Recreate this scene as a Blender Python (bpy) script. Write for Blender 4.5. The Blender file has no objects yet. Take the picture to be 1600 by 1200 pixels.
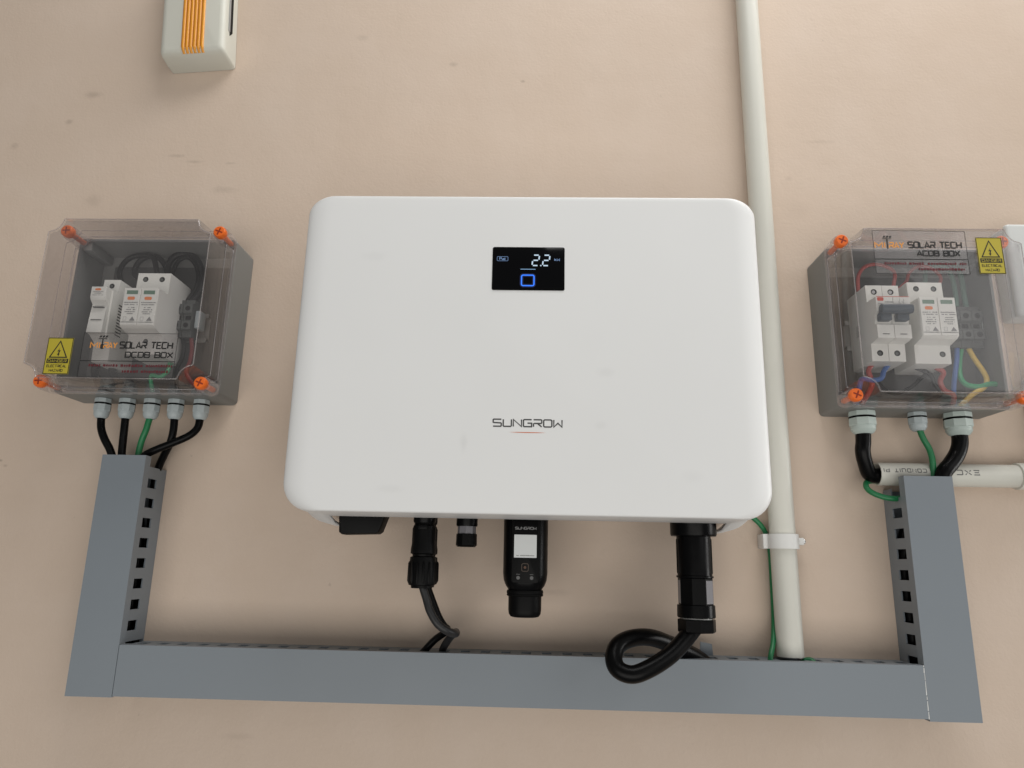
import bpy, bmesh, math, random
from mathutils import Vector, Matrix

random.seed(7)
S = bpy.context.scene
COL = S.collection

# ---------------------------------------------------------------- camera
# World: X right, Z up, the wall is the plane y = 0; things stand out of it towards -Y.
cam_data = bpy.data.cameras.new("camera")
cam = bpy.data.objects.new("camera", cam_data)
COL.objects.link(cam)
cam_data.sensor_fit = 'HORIZONTAL'
cam_data.sensor_width = 36.0
cam_data.lens = 25.373
cam_data.clip_start = 0.02
cam_data.clip_end = 100.0
cam_right = Vector((0.99941, 0.02706, 0.02113))
cam_down = Vector((0.01401, 0.24030, -0.97060))
cam_fwd = Vector((-0.03134, 0.97032, 0.23978))
m = Matrix.Identity(4)
for i in range(3):
    m[i][0] = cam_right[i]; m[i][1] = -cam_down[i]; m[i][2] = -cam_fwd[i]
m[1][3] = -0.80
cam.matrix_world = m
S.camera = cam

# ---------------------------------------------------------------- light
world = bpy.data.worlds.new("World")
S.world = world
world.use_nodes = True
bg = world.node_tree.nodes["Background"]
bg.inputs[0].default_value = (0.97, 0.985, 0.985, 1)
bg.inputs[1].default_value = 0.17


def area(name, loc, target, sx, sy, power, col):
    l = bpy.data.lights.new(name, 'AREA')
    l.shape = 'RECTANGLE'; l.size = sx; l.size_y = sy; l.energy = power; l.color = col
    o = bpy.data.objects.new(name, l)
    COL.objects.link(o)
    o.location = loc
    o.rotation_euler = (Vector(target) - Vector(loc)).to_track_quat('-Z', 'Y').to_euler()
    return o


# open sky above the wall, an opening to the right, daylight thrown back by the floor
area("opening_light_above", (0.50, -0.48, 1.62), (0.10, 0.0, 0.1), 1.5, 0.6, 19.0, (1.0, 0.99, 0.97))
area("opening_light_right", (2.2, -2.2, 1.0), (0.0, 0.0, 0.1), 1.5, 1.8, 12.0, (1.0, 0.99, 0.97))
area("added_light_right", (2.2, -0.25, -0.02), (0.0, -0.02, 0.0), 0.4, 0.9, 13.0, (1.0, 0.99, 0.97))  # added low lamp skimming the wall, brightens sides that face right
area("floor_bounce_light", (0.0, -2.80, -1.25), (0.0, 0.0, -0.1), 3.8, 1.9, 52.0, (1.0, 0.965, 0.91))

S.view_settings.view_transform = 'Standard'
S.view_settings.look = 'None'
S.view_settings.exposure = 0.0
S.view_settings.gamma = 1.0
S.render.engine = 'CYCLES'
S.cycles.max_bounces = 14
S.cycles.transparent_max_bounces = 24

# ---------------------------------------------------------------- materials
MATS = {}


def mat(name, col, rough=0.5, spec=0.5, metal=0.0, var=0.0, vscale=8.0, bump=0.0, bscale=200.0, emit=None, estr=0.0, rvar=0.0, coat=0.0):
    if name in MATS:
        return MATS[name]
    M = bpy.data.materials.new(name)
    M.use_nodes = True
    nt = M.node_tree
    b = nt.nodes["Principled BSDF"]
    b.inputs["Base Color"].default_value = (*col, 1)
    b.inputs["Roughness"].default_value = rough
    b.inputs["Specular IOR Level"].default_value = spec
    b.inputs["Metallic"].default_value = metal
    if coat:
        b.inputs["Coat Weight"].default_value = coat
        b.inputs["Coat Roughness"].default_value = 0.15
    tc = nt.nodes.new("ShaderNodeTexCoord")
    if var or rvar:
        n = nt.nodes.new("ShaderNodeTexNoise")
        n.inputs["Scale"].default_value = vscale
        n.inputs["Detail"].default_value = 6
        n.inputs["Roughness"].default_value = 0.6
        nt.links.new(tc.outputs["Object"], n.inputs["Vector"])
        if var:
            mx = nt.nodes.new("ShaderNodeMix"); mx.data_type = 'RGBA'
            mx.inputs[6].default_value = (*[c * (1 - var) for c in col], 1)
            mx.inputs[7].default_value = (*[min(1, c * (1 + var)) for c in col], 1)
            nt.links.new(n.outputs["Fac"], mx.inputs[0])
            nt.links.new(mx.outputs[2], b.inputs["Base Color"])
        if rvar:
            mr = nt.nodes.new("ShaderNodeMapRange")
            mr.inputs[1].default_value = 0.3; mr.inputs[2].default_value = 0.7
            mr.inputs[3].default_value = rough - rvar; mr.inputs[4].default_value = rough + rvar
            nt.links.new(n.outputs["Fac"], mr.inputs[0])
            nt.links.new(mr.outputs[0], b.inputs["Roughness"])
    if bump:
        n2 = nt.nodes.new("ShaderNodeTexNoise")
        n2.inputs["Scale"].default_value = bscale
        n2.inputs["Detail"].default_value = 3
        nt.links.new(tc.outputs["Object"], n2.inputs["Vector"])
        bp = nt.nodes.new("ShaderNodeBump")
        bp.inputs["Strength"].default_value = bump
        bp.inputs["Distance"].default_value = 0.001
        nt.links.new(n2.outputs["Fac"], bp.inputs["Height"])
        nt.links.new(bp.outputs[0], b.inputs["Normal"])
    if emit:
        b.inputs["Emission Color"].default_value = (*emit, 1)
        b.inputs["Emission Strength"].default_value = estr
    MATS[name] = M
    return M


def clear_mat(name, tint, haze, hazecol, rough=0.05):
    """thin clear plastic: a tinted see-through sheet with a fresnel gloss and a little dust"""
    M = bpy.data.materials.new(name)
    M.use_nodes = True
    nt = M.node_tree
    nt.nodes.clear()
    out = nt.nodes.new("ShaderNodeOutputMaterial")
    tr = nt.nodes.new("ShaderNodeBsdfTransparent"); tr.inputs[0].default_value = (*tint, 1)
    df = nt.nodes.new("ShaderNodeBsdfDiffuse"); df.inputs[0].default_value = (*hazecol, 1)
    gl = nt.nodes.new("ShaderNodeBsdfGlossy"); gl.inputs[0].default_value = (1, 1, 1, 1); gl.inputs["Roughness"].default_value = rough
    lw = nt.nodes.new("ShaderNodeLayerWeight"); lw.inputs["Blend"].default_value = 0.5
    pw = nt.nodes.new("ShaderNodeMath"); pw.operation = 'POWER'; pw.inputs[1].default_value = 4.0
    fr = nt.nodes.new("ShaderNodeMapRange")
    fr.inputs[3].default_value = 0.028; fr.inputs[4].default_value = 0.55
    nt.links.new(lw.outputs["Facing"], pw.inputs[0]); nt.links.new(pw.outputs[0], fr.inputs[0])
    m1 = nt.nodes.new("ShaderNodeMixShader"); m2 = nt.nodes.new("ShaderNodeMixShader")
    tc = nt.nodes.new("ShaderNodeTexCoord")
    nz = nt.nodes.new("ShaderNodeTexNoise"); nz.inputs["Scale"].default_value = 14; nz.inputs["Detail"].default_value = 6
    mr = nt.nodes.new("ShaderNodeMapRange")
    mr.inputs[1].default_value = 0.3; mr.inputs[2].default_value = 0.75
    mr.inputs[3].default_value = haze * 0.6; mr.inputs[4].default_value = haze * 1.6
    nt.links.new(tc.outputs["Object"], nz.inputs["Vector"])
    nt.links.new(nz.outputs["Fac"], mr.inputs[0])
    nt.links.new(mr.outputs[0], m1.inputs[0])
    nt.links.new(tr.outputs[0], m1.inputs[1]); nt.links.new(df.outputs[0], m1.inputs[2])
    nt.links.new(fr.outputs[0], m2.inputs[0])
    nt.links.new(m1.outputs[0], m2.inputs[1]); nt.links.new(gl.outputs[0], m2.inputs[2])
    nt.links.new(m2.outputs[0], out.inputs[0])
    return M


WHITE = mat("white_powder_coat", (0.795, 0.80, 0.797), 0.42, 0.4, var=0.02, vscale=6, bump=0.02, bscale=900, rvar=0.05)
CHASSIS = mat("chassis_grey", (0.30, 0.30, 0.30), 0.5)
BLACK = mat("black_plastic", (0.0015, 0.0015, 0.0018), 0.34, 0.12, bump=0.03, bscale=700, rvar=0.08, vscale=40)
BLACKMAT = mat("matt_black_plastic", (0.0018, 0.0018, 0.002), 0.45, 0.12, bump=0.05, bscale=900)
DARKRUB = mat("dark_rubber", (0.003, 0.003, 0.003), 0.6, 0.1)
CABLE = mat("black_cable_sheath", (0.0016, 0.0016, 0.0018), 0.34, 0.14, var=0.3, vscale=60, bump=0.05, bscale=300)
CABLEG = mat("grey_black_cable", (0.016, 0.016, 0.017), 0.42, 0.4, bump=0.05, bscale=300)
GREEN = mat("green_wire", (0.012, 0.17, 0.06), 0.4, 0.5, var=0.1, vscale=50)
SCREEN = mat("screen_glass", (0.002, 0.002, 0.0025), 0.12, 0.18)
DUCT = mat("grey_pvc_trunking", (0.204, 0.231, 0.257), 0.42, 0.45, var=0.04, vscale=7, bump=0.03, bscale=60, rvar=0.06)
PIPE = mat("ivory_pvc_pipe", (0.63, 0.622, 0.56), 0.38, 0.5, var=0.05, vscale=12, bump=0.02, bscale=80)
CLIP = mat("white_clip_plastic", (0.72, 0.72, 0.70), 0.4)
BODY = mat("grey_abs_box", (0.205, 0.208, 0.201), 0.5, 0.35, var=0.04, vscale=10, bump=0.05, bscale=500)
BACKPLATE = mat("grey_mounting_plate", (0.075, 0.076, 0.074), 0.55, var=0.05)
GLAND = mat("pale_grey_nylon", (0.40, 0.45, 0.46), 0.42, 0.45, bump=0.03, bscale=200)
GLANDW = mat("pale_green_grey_nylon", (0.45, 0.52, 0.49), 0.42, 0.45, bump=0.03, bscale=200)
ORANGE = mat("orange_nylon", (0.85, 0.16, 0.02), 0.35, 0.5)
ORANGED = mat("dark_orange_recess", (0.25, 0.02, 0.005), 0.6)
DEVWHITE = mat("white_breaker_plastic", (0.74, 0.74, 0.70), 0.45, 0.4, bump=0.03, bscale=600)
DEVDARK = mat("breaker_dark_hole", (0.006, 0.006, 0.006), 0.7, 0.2)
HANDLE = mat("slate_breaker_handle", (0.05, 0.07, 0.09), 0.45)
WINDOWG = mat("indicator_window", (0.13, 0.22, 0.16), 0.4)
INKRED = mat("red_print", (0.55, 0.06, 0.03), 0.6)
INKDRED = mat("dark_red_print", (0.11, 0.012, 0.018), 0.6)
INKORANGE = mat("orange_print", (0.75, 0.22, 0.07), 0.6)
INKLOGO = mat("ochre_print", (0.75, 0.31, 0.06), 0.6)
INK = mat("black_print", (0.012, 0.012, 0.012), 0.6)
INKGREY = mat("grey_print", (0.12, 0.12, 0.12), 0.6)
INKSOFT = mat("soft_grey_print", (0.22, 0.22, 0.22), 0.6)
LOGOGREY = mat("logo_grey_print", (0.055, 0.055, 0.055), 0.5)
LOGORED = mat("logo_orange_print", (0.62, 0.13, 0.03), 0.5)
YELLOW = mat("danger_yellow", (0.46, 0.38, 0.035), 0.45, var=0.04)
RAILM = mat("dull_zinc", (0.30, 0.30, 0.29), 0.5, metal=0.6)
STEEL = mat("zinc_steel", (0.62, 0.63, 0.64), 0.3, metal=0.9)
STICKER = mat("white_sticker", (0.66, 0.68, 0.68), 0.5)
TERM = mat("dark_grey_terminal", (0.085, 0.092, 0.088), 0.5, 0.35, bump=0.03)
WIREBLACK = mat("black_wire", (0.004, 0.004, 0.004), 0.45, 0.2)
WIREGREY = mat("dark_grey_wire", (0.007, 0.0065, 0.0075), 0.45, 0.25)
WIRERED = mat("red_wire", (0.34, 0.045, 0.036), 0.4)
WIREBLUE = mat("blue_wire", (0.045, 0.12, 0.34), 0.4)
WIREGREEN = mat("panel_green_wire", (0.03, 0.33, 0.14), 0.4)
WIRETEAL = mat("grey_green_wire", (0.10, 0.20, 0.16), 0.45)
WIREYELLOW = mat("yellow_wire", (0.72, 0.50, 0.10), 0.4)
IVORY = mat("ivory_case", (0.58, 0.575, 0.51), 0.42, var=0.02, bump=0.03, bscale=500)
AMBER = mat("amber_rib", (0.72, 0.30, 0.02), 0.38)
WHITEBOX = mat("white_box_plastic", (0.62, 0.635, 0.62), 0.45)
GREYPATCH = mat("grey_neck_and_sheen", (0.17, 0.165, 0.18), 0.32)  # port neck, and the reflection painted on the mains plug
GLOWWHITE = mat("lit_white", (0.02, 0.02, 0.02), 0.5, emit=(0.66, 0.84, 1.0), estr=0.8)
GLOWDIM = mat("lit_dim_blue", (0.02, 0.02, 0.02), 0.5, emit=(0.25, 0.42, 0.75), estr=0.55)
GLOWBLUE = mat("lit_blue", (0.0, 0.01, 0.05), 0.5, emit=(0.03, 0.20, 1.0), estr=1.25)
LID = clear_mat("clear_smoky_lid", (0.942, 0.935, 0.937), 0.03, (0.62, 0.60, 0.60))
LIDEDGE = clear_mat("lid_glint_and_well", (0.88, 0.86, 0.86), 0.17, (0.75, 0.72, 0.71), 0.12)  # pale haze paints in the lids' edge highlights; screw wells share it
FILM = clear_mat("clear_label_film", (0.93, 0.92, 0.92), 0.03, (0.70, 0.69, 0.68), 0.2)


def smudges(M, col, spots):
    """faint finger marks: soft blots at (x, z, rx, rz, strength) in the object's own coordinates"""
    nt = M.node_tree; N = nt.nodes; L = nt.links
    b = N["Principled BSDF"]
    src = b.inputs["Base Color"].links[0].from_socket
    tc = N.new("ShaderNodeTexCoord")
    nz = N.new("ShaderNodeTexNoise"); nz.inputs["Scale"].default_value = 90; nz.inputs["Detail"].default_value = 4
    L.new(tc.outputs["Object"], nz.inputs["Vector"])
    for x, z, rx, rz, k in spots:
        s = N.new("ShaderNodeMapping"); s.inputs["Scale"].default_value = (1 / rx, 0, 1 / rz); s.inputs["Location"].default_value = (-x / rx, 0, -z / rz)
        L.new(tc.outputs["Object"], s.inputs["Vector"])
        ln = N.new("ShaderNodeVectorMath"); ln.operation = 'LENGTH'; L.new(s.outputs[0], ln.inputs[0])
        ad = N.new("ShaderNodeMath"); ad.operation = 'ADD'; L.new(ln.outputs["Value"], ad.inputs[0]); L.new(nz.outputs["Fac"], ad.inputs[1])
        r = N.new("ShaderNodeMapRange"); r.interpolation_type = 'SMOOTHSTEP'
        r.inputs[1].default_value = 0.6; r.inputs[2].default_value = 1.7; r.inputs[3].default_value = k; r.inputs[4].default_value = 0
        L.new(ad.outputs[0], r.inputs[0])
        x_ = N.new("ShaderNodeMix"); x_.data_type = 'RGBA'; x_.inputs[7].default_value = (*col, 1)
        L.new(r.outputs[0], x_.inputs[0]); L.new(src, x_.inputs[6]); src = x_.outputs[2]
    L.new(src, b.inputs["Base Color"])


def wall_mat():
    M = bpy.data.materials.new("painted_plaster")
    M.use_nodes = True
    nt = M.node_tree; N = nt.nodes; L = nt.links
    b = N["Principled BSDF"]
    b.inputs["Roughness"].default_value = 0.62
    b.inputs["Specular IOR Level"].default_value = 0.3
    tc = N.new("ShaderNodeTexCoord")

    def noise(scale, detail, rough=0.55, vec=None):
        n = N.new("ShaderNodeTexNoise")
        n.inputs["Scale"].default_value = scale; n.inputs["Detail"].default_value = detail
        n.inputs["Roughness"].default_value = rough
        L.new(vec or tc.outputs["Object"], n.inputs["Vector"])
        return n.outputs["Fac"]

    def ramp(fac, a, c, va=0.0, vb=1.0):
        r = N.new("ShaderNodeMapRange"); r.interpolation_type = 'SMOOTHSTEP'
        r.inputs[1].default_value = a; r.inputs[2].default_value = c
        r.inputs[3].default_value = va; r.inputs[4].default_value = vb
        L.new(fac, r.inputs[0]); return r.outputs[0]

    def mixc(fac, a, c):
        x = N.new("ShaderNodeMix"); x.data_type = 'RGBA'
        for s, v in ((0, fac), (6, a), (7, c)):
            if hasattr(v, "links") or hasattr(v, "is_linked"):
                L.new(v, x.inputs[s])
            else:
                x.inputs[s].default_value = v
        return x.outputs[2]

    def add(a, c, op='ADD', clamp=False):
        x = N.new("ShaderNodeMath"); x.operation = op; x.use_clamp = clamp
        for s, v in ((0, a), (1, c)):
            if isinstance(v, (int, float)): x.inputs[s].default_value = v
            else: L.new(v, x.inputs[s])
        return x.outputs[0]

    base = mixc(noise(2.6, 3), (0.580, 0.463, 0.370, 1), (0.606, 0.493, 0.402, 1))
    base = mixc(ramp(noise(11, 6), 0.35, 0.75, 0, 0.35), base, (0.65, 0.54, 0.455, 1))
    # roller streaks: noise stretched along the wall
    mp = N.new("ShaderNodeMapping"); mp.inputs["Scale"].default_value = (6, 1, 55)
    L.new(tc.outputs["Object"], mp.inputs["Vector"])
    base = mixc(ramp(noise(1.0, 4, 0.6, mp.outputs[0]), 0.3, 0.8, 0, 0.07), base, (0.50, 0.405, 0.325, 1))
    # grubby patches and specks
    base = mixc(ramp(noise(21, 5, 0.6), 0.66, 0.82, 0, 0.16), base, (0.37, 0.29, 0.225, 1))
    base = mixc(ramp(noise(95, 2, 0.5), 0.735, 0.80, 0, 0.28), base, (0.26, 0.20, 0.155, 1))
    # individual smudges (x, z, rx, rz, strength)
    wob = noise(70, 4)
    for sx, sz, rx, rz, k in ((-0.575, 0.575, .012, .006, .55), (-0.60, 0.535, .005, .004, .6), (-0.665, 0.50, .006, .005, .45),
                              (-0.715, 0.475, .012, .005, .45), (-0.55, 0.425, .013, .009, .30), (-0.39, 0.44, .018, .006, .35),
                              (-0.455, 0.487, .014, .0025, .45), (-0.43, 0.479, .012, .0022, .45), (-0.385, 0.477, .008, .002, .45),
                              (-0.11, 0.62, .006, .004, .5), (-0.23, 0.66, .012, .005, .3), (0.31, 0.42, .02, .014, .14),
                              (0.155, -0.075, .010, .0016, .7), (0.166, -0.078, .004, .003, .8), (-0.605, 0.10, .003, .0015, .9),
                              (-0.598, 0.094, .0035, .0022, .8), (0.02, -0.03, .022, .004, .25), (0.345, 0.51, .018, .003, .25),
                              (0.305, 0.46, .006, .004, .3), (-0.02, 0.595, .003, .002, .7), (0.52, -0.075, .004, .003, .5),
                              (0.60, -0.02, .012, .003, .25), (-0.62, -0.07, .015, .006, .2), (-0.30, -0.18, .02, .004, .22)):
        s = N.new("ShaderNodeMapping")
        s.vector_type = 'POINT'
        s.inputs["Scale"].default_value = (1 / rx, 0, 1 / rz)
        s.inputs["Location"].default_value = (-sx / rx, 0, -sz / rz)
        L.new(tc.outputs["Object"], s.inputs["Vector"])
        ln = N.new("ShaderNodeVectorMath"); ln.operation = 'LENGTH'
        L.new(s.outputs[0], ln.inputs[0])
        dd = add(ln.outputs["Value"], add(wob, 1.6, 'MULTIPLY'))
        base = mixc(ramp(dd, 0.85, 2.1, k * 0.62, 0.0), base, (0.27, 0.21, 0.165, 1))
    L.new(base, b.inputs["Base Color"])
    h = add(add(noise(30, 8, 0.6), 1.0, 'MULTIPLY'), add(noise(300, 3), 0.30, 'MULTIPLY'))
    h = add(h, add(noise(1.0, 4, 0.6, mp.outputs[0]), 0.15, 'MULTIPLY'))
    h = add(h, add(noise(5, 3), 1.2, 'MULTIPLY'))
    bp = N.new("ShaderNodeBump"); bp.inputs["Strength"].default_value = 0.28; bp.inputs["Distance"].default_value = 0.003
    L.new(h, bp.inputs["Height"]); L.new(bp.outputs[0], b.inputs["Normal"])
    return M


smudges(WHITE, (0.45, 0.45, 0.44), ((-0.0565, -0.092, .004, .010, .15), (0.073, -0.024, .010, .006, .10), (0.068, -0.074, .006, .004, .08),
                                    (-0.15, 0.09, .014, .006, .07), (0.15, -0.12, .012, .007, .08), (-0.12, -0.135, .015, .004, .08)))

# ---------------------------------------------------------------- mesh helpers
class MB:
    """collects geometry given in (x, d, z): d is the distance out of the wall"""

    def __init__(self):
        self.bm = bmesh.new()

    def v(self, x, d, z):
        return self.bm.verts.new((x, -d, z))

    def face(self, vs):
        try:
            return self.bm.faces.new(vs)
        except ValueError:
            return None

    def box(self, x0, x1, d0, d1, z0, z1, bev=0.0, seg=2):
        vs = [self.v(x, d, z) for x in (x0, x1) for d in (d0, d1) for z in (z0, z1)]
        fs = [self.face([vs[i] for i in q]) for q in ((0, 1, 3, 2), (4, 6, 7, 5), (0, 4, 5, 1), (2, 3, 7, 6), (0, 2, 6, 4), (1, 5, 7, 3))]
        if bev:
            es = list({e for f in fs for e in f.edges})
            bmesh.ops.bevel(self.bm, geom=es, offset=bev, segments=seg, profile=0.5, affect='EDGES')
        return self

    def prism_d(self, poly, d0, d1, bev=0.0, seg=2):
        """polygon in (x, z) pushed from depth d0 to d1 (d1 is the front)"""
        a = [self.v(x, d0, z) for x, z in poly]; b = [self.v(x, d1, z) for x, z in poly]
        n = len(poly)
        f1 = self.face(a); f2 = self.face(b)
        for i in range(n):
            self.face([a[i], a[(i + 1) % n], b[(i + 1) % n], b[i]])
        if bev and f2:
            bmesh.ops.bevel(self.bm, geom=list(f2.edges), offset=bev, segments=seg, profile=0.5, affect='EDGES')
        return self

    def prism_x(self, poly, x0, x1, bev=0.0):
        """polygon in (d, z) pushed along x"""
        a = [self.v(x0, d, z) for d, z in poly]; b = [self.v(x1, d, z) for d, z in poly]
        n = len(poly)
        fs = [self.face(a), self.face(b)]
        for i in range(n):
            fs.append(self.face([a[i], a[(i + 1) % n], b[(i + 1) % n], b[i]]))
        if bev:
            es = list({e for f in fs if f for e in f.edges})
            bmesh.ops.bevel(self.bm, geom=es, offset=bev, segments=2, profile=0.5, affect='EDGES')
        return self

    def prism_z(self, poly, z0, z1, bev=0.0):
        """polygon in (x, d) pushed along z"""
        a = [self.v(x, d, z0) for x, d in poly]; b = [self.v(x, d, z1) for x, d in poly]
        n = len(poly)
        fs = [self.face(a), self.face(b)]
        for i in range(n):
            fs.append(self.face([a[i], a[(i + 1) % n], b[(i + 1) % n], b[i]]))
        if bev:
            es = list({e for f in fs if f for e in f.edges})
            bmesh.ops.bevel(self.bm, geom=es, offset=bev, segments=2, profile=0.5, affect='EDGES')
        return self

    def rings(self, rings, cap0=True, cap1=True):
        R = [[self.v(*p) for p in r] for r in rings]
        n = len(R[0])
        for a, b in zip(R, R[1:]):
            for i in range(n):
                self.face([a[i], a[(i + 1) % n], b[(i + 1) % n], b[i]])
        if cap0: self.face(R[0])
        if cap1: self.face(R[-1])
        return self

    def lathe_z(self, cx, cd, prof, seg=28, cap0=True, cap1=True, sx=1.0, sd=1.0, turn=0.0):
        """profile [(r, z)] turned about a vertical axis"""
        rs = [[(cx + sx * r * math.cos(turn + 2 * math.pi * i / seg), cd + sd * r * math.sin(turn + 2 * math.pi * i / seg), z) for i in range(seg)] for r, z in prof]
        return self.rings(rs, cap0, cap1)

    def lathe_d(self, cx, cz, prof, seg=24, cap0=True, cap1=True):
        """profile [(r, d)] turned about an axis that leaves the wall"""
        rs = [[(cx + r * math.cos(2 * math.pi * i / seg), d, cz + r * math.sin(2 * math.pi * i / seg)) for i in range(seg)] for r, d in prof]
        return self.rings(rs, cap0, cap1)

    def lathe_x(self, cd, cz, prof, seg=32, cap0=True, cap1=True):
        rs = [[(x, cd + r * math.cos(2 * math.pi * i / seg), cz + r * math.sin(2 * math.pi * i / seg)) for i in range(seg)] for r, x in prof]
        return self.rings(rs, cap0, cap1)

    def tube(self, pts, r, seg=14, sub=8):
        P = [Vector((x, -d, z)) for x, d, z in pts]
        Q = []
        ext = [P[0] * 2 - P[1]] + P + [P[-1] * 2 - P[-2]]
        for i in range(1, len(ext) - 2):
            p0, p1, p2, p3 = ext[i - 1:i + 3]
            for k in range(sub):
                t = k / sub
                Q.append(0.5 * ((2 * p1) + (p2 - p0) * t + (2 * p0 - 5 * p1 + 4 * p2 - p3) * t * t + (3 * p1 - p0 - 3 * p2 + p3) * t ** 3))
        Q.append(P[-1])
        T = [(Q[min(i + 1, len(Q) - 1)] - Q[max(i - 1, 0)]).normalized() for i in range(len(Q))]
        u = T[0].orthogonal().normalized()
        R = []
        for q, t in zip(Q, T):
            u = (u - t * u.dot(t)).normalized(); w = t.cross(u)
            R.append([self.bm.verts.new(q + (u * math.cos(2 * math.pi * i / seg) + w * math.sin(2 * math.pi * i / seg)) * r) for i in range(seg)])
        for a, b in zip(R, R[1:]):
            for i in range(seg):
                self.face([a[i], a[(i + 1) % seg], b[(i + 1) % seg], b[i]])
        self.face(R[0]); self.face(R[-1])
        return self

    def plate(self, us, vs, holes, place, th):
        """a sheet with square holes; place(u, v, w) -> (x, d, z); th = thickness"""
        U = sorted({round(u, 5) for u in us} | {round(h[i], 5) for h in holes for i in (0, 1)})
        V = sorted({round(v, 5) for v in vs} | {round(h[i], 5) for h in holes for i in (2, 3)})
        inside = lambda u, v: any(h[0] < u < h[1] and h[2] < v < h[3] for h in holes)
        cell = {(i, j) for i in range(len(U) - 1) for j in range(len(V) - 1) if not inside((U[i] + U[i + 1]) / 2, (V[j] + V[j + 1]) / 2)}
        cache = {}

        def vv(i, j, k):
            if (i, j, k) not in cache:
                cache[(i, j, k)] = self.v(*place(U[i], V[j], th * k))
            return cache[(i, j, k)]
        for i, j in cell:
            for k in (0, 1):
                self.face([vv(i, j, k), vv(i + 1, j, k), vv(i + 1, j + 1, k), vv(i, j + 1, k)])
            for (di, dj, a, b) in ((-1, 0, (i, j), (i, j + 1)), (1, 0, (i + 1, j), (i + 1, j + 1)), (0, -1, (i, j), (i + 1, j)), (0, 1, (i, j + 1), (i + 1, j + 1))):
                if (i + di, j + dj) not in cell:
                    self.face([vv(*a, 0), vv(*b, 0), vv(*b, 1), vv(*a, 1)])
        return self

    def ribbon(self, pts, w, d, closed=False, mapf=None):
        """a flat stroke in the plane of the wall, at depth d"""
        n = len(pts); L = []; R = []
        P = [Vector(p) for p in pts]
        for i in range(n):
            a = P[(i - 1) % n] if (closed or i > 0) else None
            b = P[(i + 1) % n] if (closed or i < n - 1) else None
            d1 = (P[i] - a).normalized() if a is not None else None
            d2 = (b - P[i]).normalized() if b is not None else None
            d1 = d1 or d2; d2 = d2 or d1
            n1 = Vector((-d1.y, d1.x)); n2 = Vector((-d2.y, d2.x))
            mm = (n1 + n2)
            mm = mm.normalized() if mm.length > 1e-6 else n1
            k = min(1.6, 1 / max(0.3, mm.dot(n1)))
            q = P[i].copy()
            if not closed and i == 0: q -= d2 * 0
            L.append(q + mm * (w / 2 * k)); R.append(q - mm * (w / 2 * k))
        mk = mapf or (lambda x, z, dd: (x, dd, z))
        A = [self.v(*mk(p.x, p.y, d)) for p in L]; B = [self.v(*mk(p.x, p.y, d)) for p in R]
        for i in range(n if closed else n - 1):
            j = (i + 1) % n
            self.face([A[i], A[j], B[j], B[i]])
        return self

    def flat(self, poly, d, mapf=None):
        mk = mapf or (lambda x, z, dd: (x, dd, z))
        self.face([self.v(*mk(x, z, d)) for x, z in poly])
        return self

    def build(self, name, material, parent=None, smooth=35, recalc=True):
        bm = self.bm
        if recalc:
            bmesh.ops.recalc_face_normals(bm, faces=bm.faces)
        if parent is not None:
            off = Vector((0, 0, 0)); p = parent
            while p is not None:
                off += p.location; p = p.parent
            bmesh.ops.translate(bm, verts=bm.verts, vec=-off)
        me = bpy.data.meshes.new(name)
        bm.to_mesh(me); bm.free()
        me.materials.append(material)
        if smooth:
            for p in me.polygons: p.use_smooth = True
            me.set_sharp_from_angle(angle=math.radians(smooth))
        o = bpy.data.objects.new(name, me)
        COL.objects.link(o)
        if parent is not None: o.parent = parent
        return o


def tag(o, label, cat, group=None):
    o["label"] = label; o["category"] = cat
    if group: o["group"] = group
    return o


def thing(name, label, cat, loc, group=None):
    o = bpy.data.objects.new(name, None)
    o.empty_display_size = 0.02
    COL.objects.link(o)
    o.location = (loc[0], -loc[1], loc[2])
    return tag(o, label, cat, group)


def copy_thing(root, loc, label):
    r = root.copy(); COL.objects.link(r)
    r.location = (loc[0], -loc[1], loc[2]); r["label"] = label
    for ch in root.children:
        c = ch.copy(); COL.objects.link(c); c.parent = r
        for g in ch.children:
            k = g.copy(); COL.objects.link(k); k.parent = c
    return r


def rrect(x0, x1, z0, z1, r, n=6):
    out = []
    for cx, cz, a0 in ((x1 - r, z1 - r, 0), (x0 + r, z1 - r, 90), (x0 + r, z0 + r, 180), (x1 - r, z0 + r, 270)):
        for i in range(n + 1):
            a = math.radians(a0 + 90 * i / n)
            out.append((cx + r * math.cos(a), cz + r * math.sin(a)))
    return out


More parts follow.
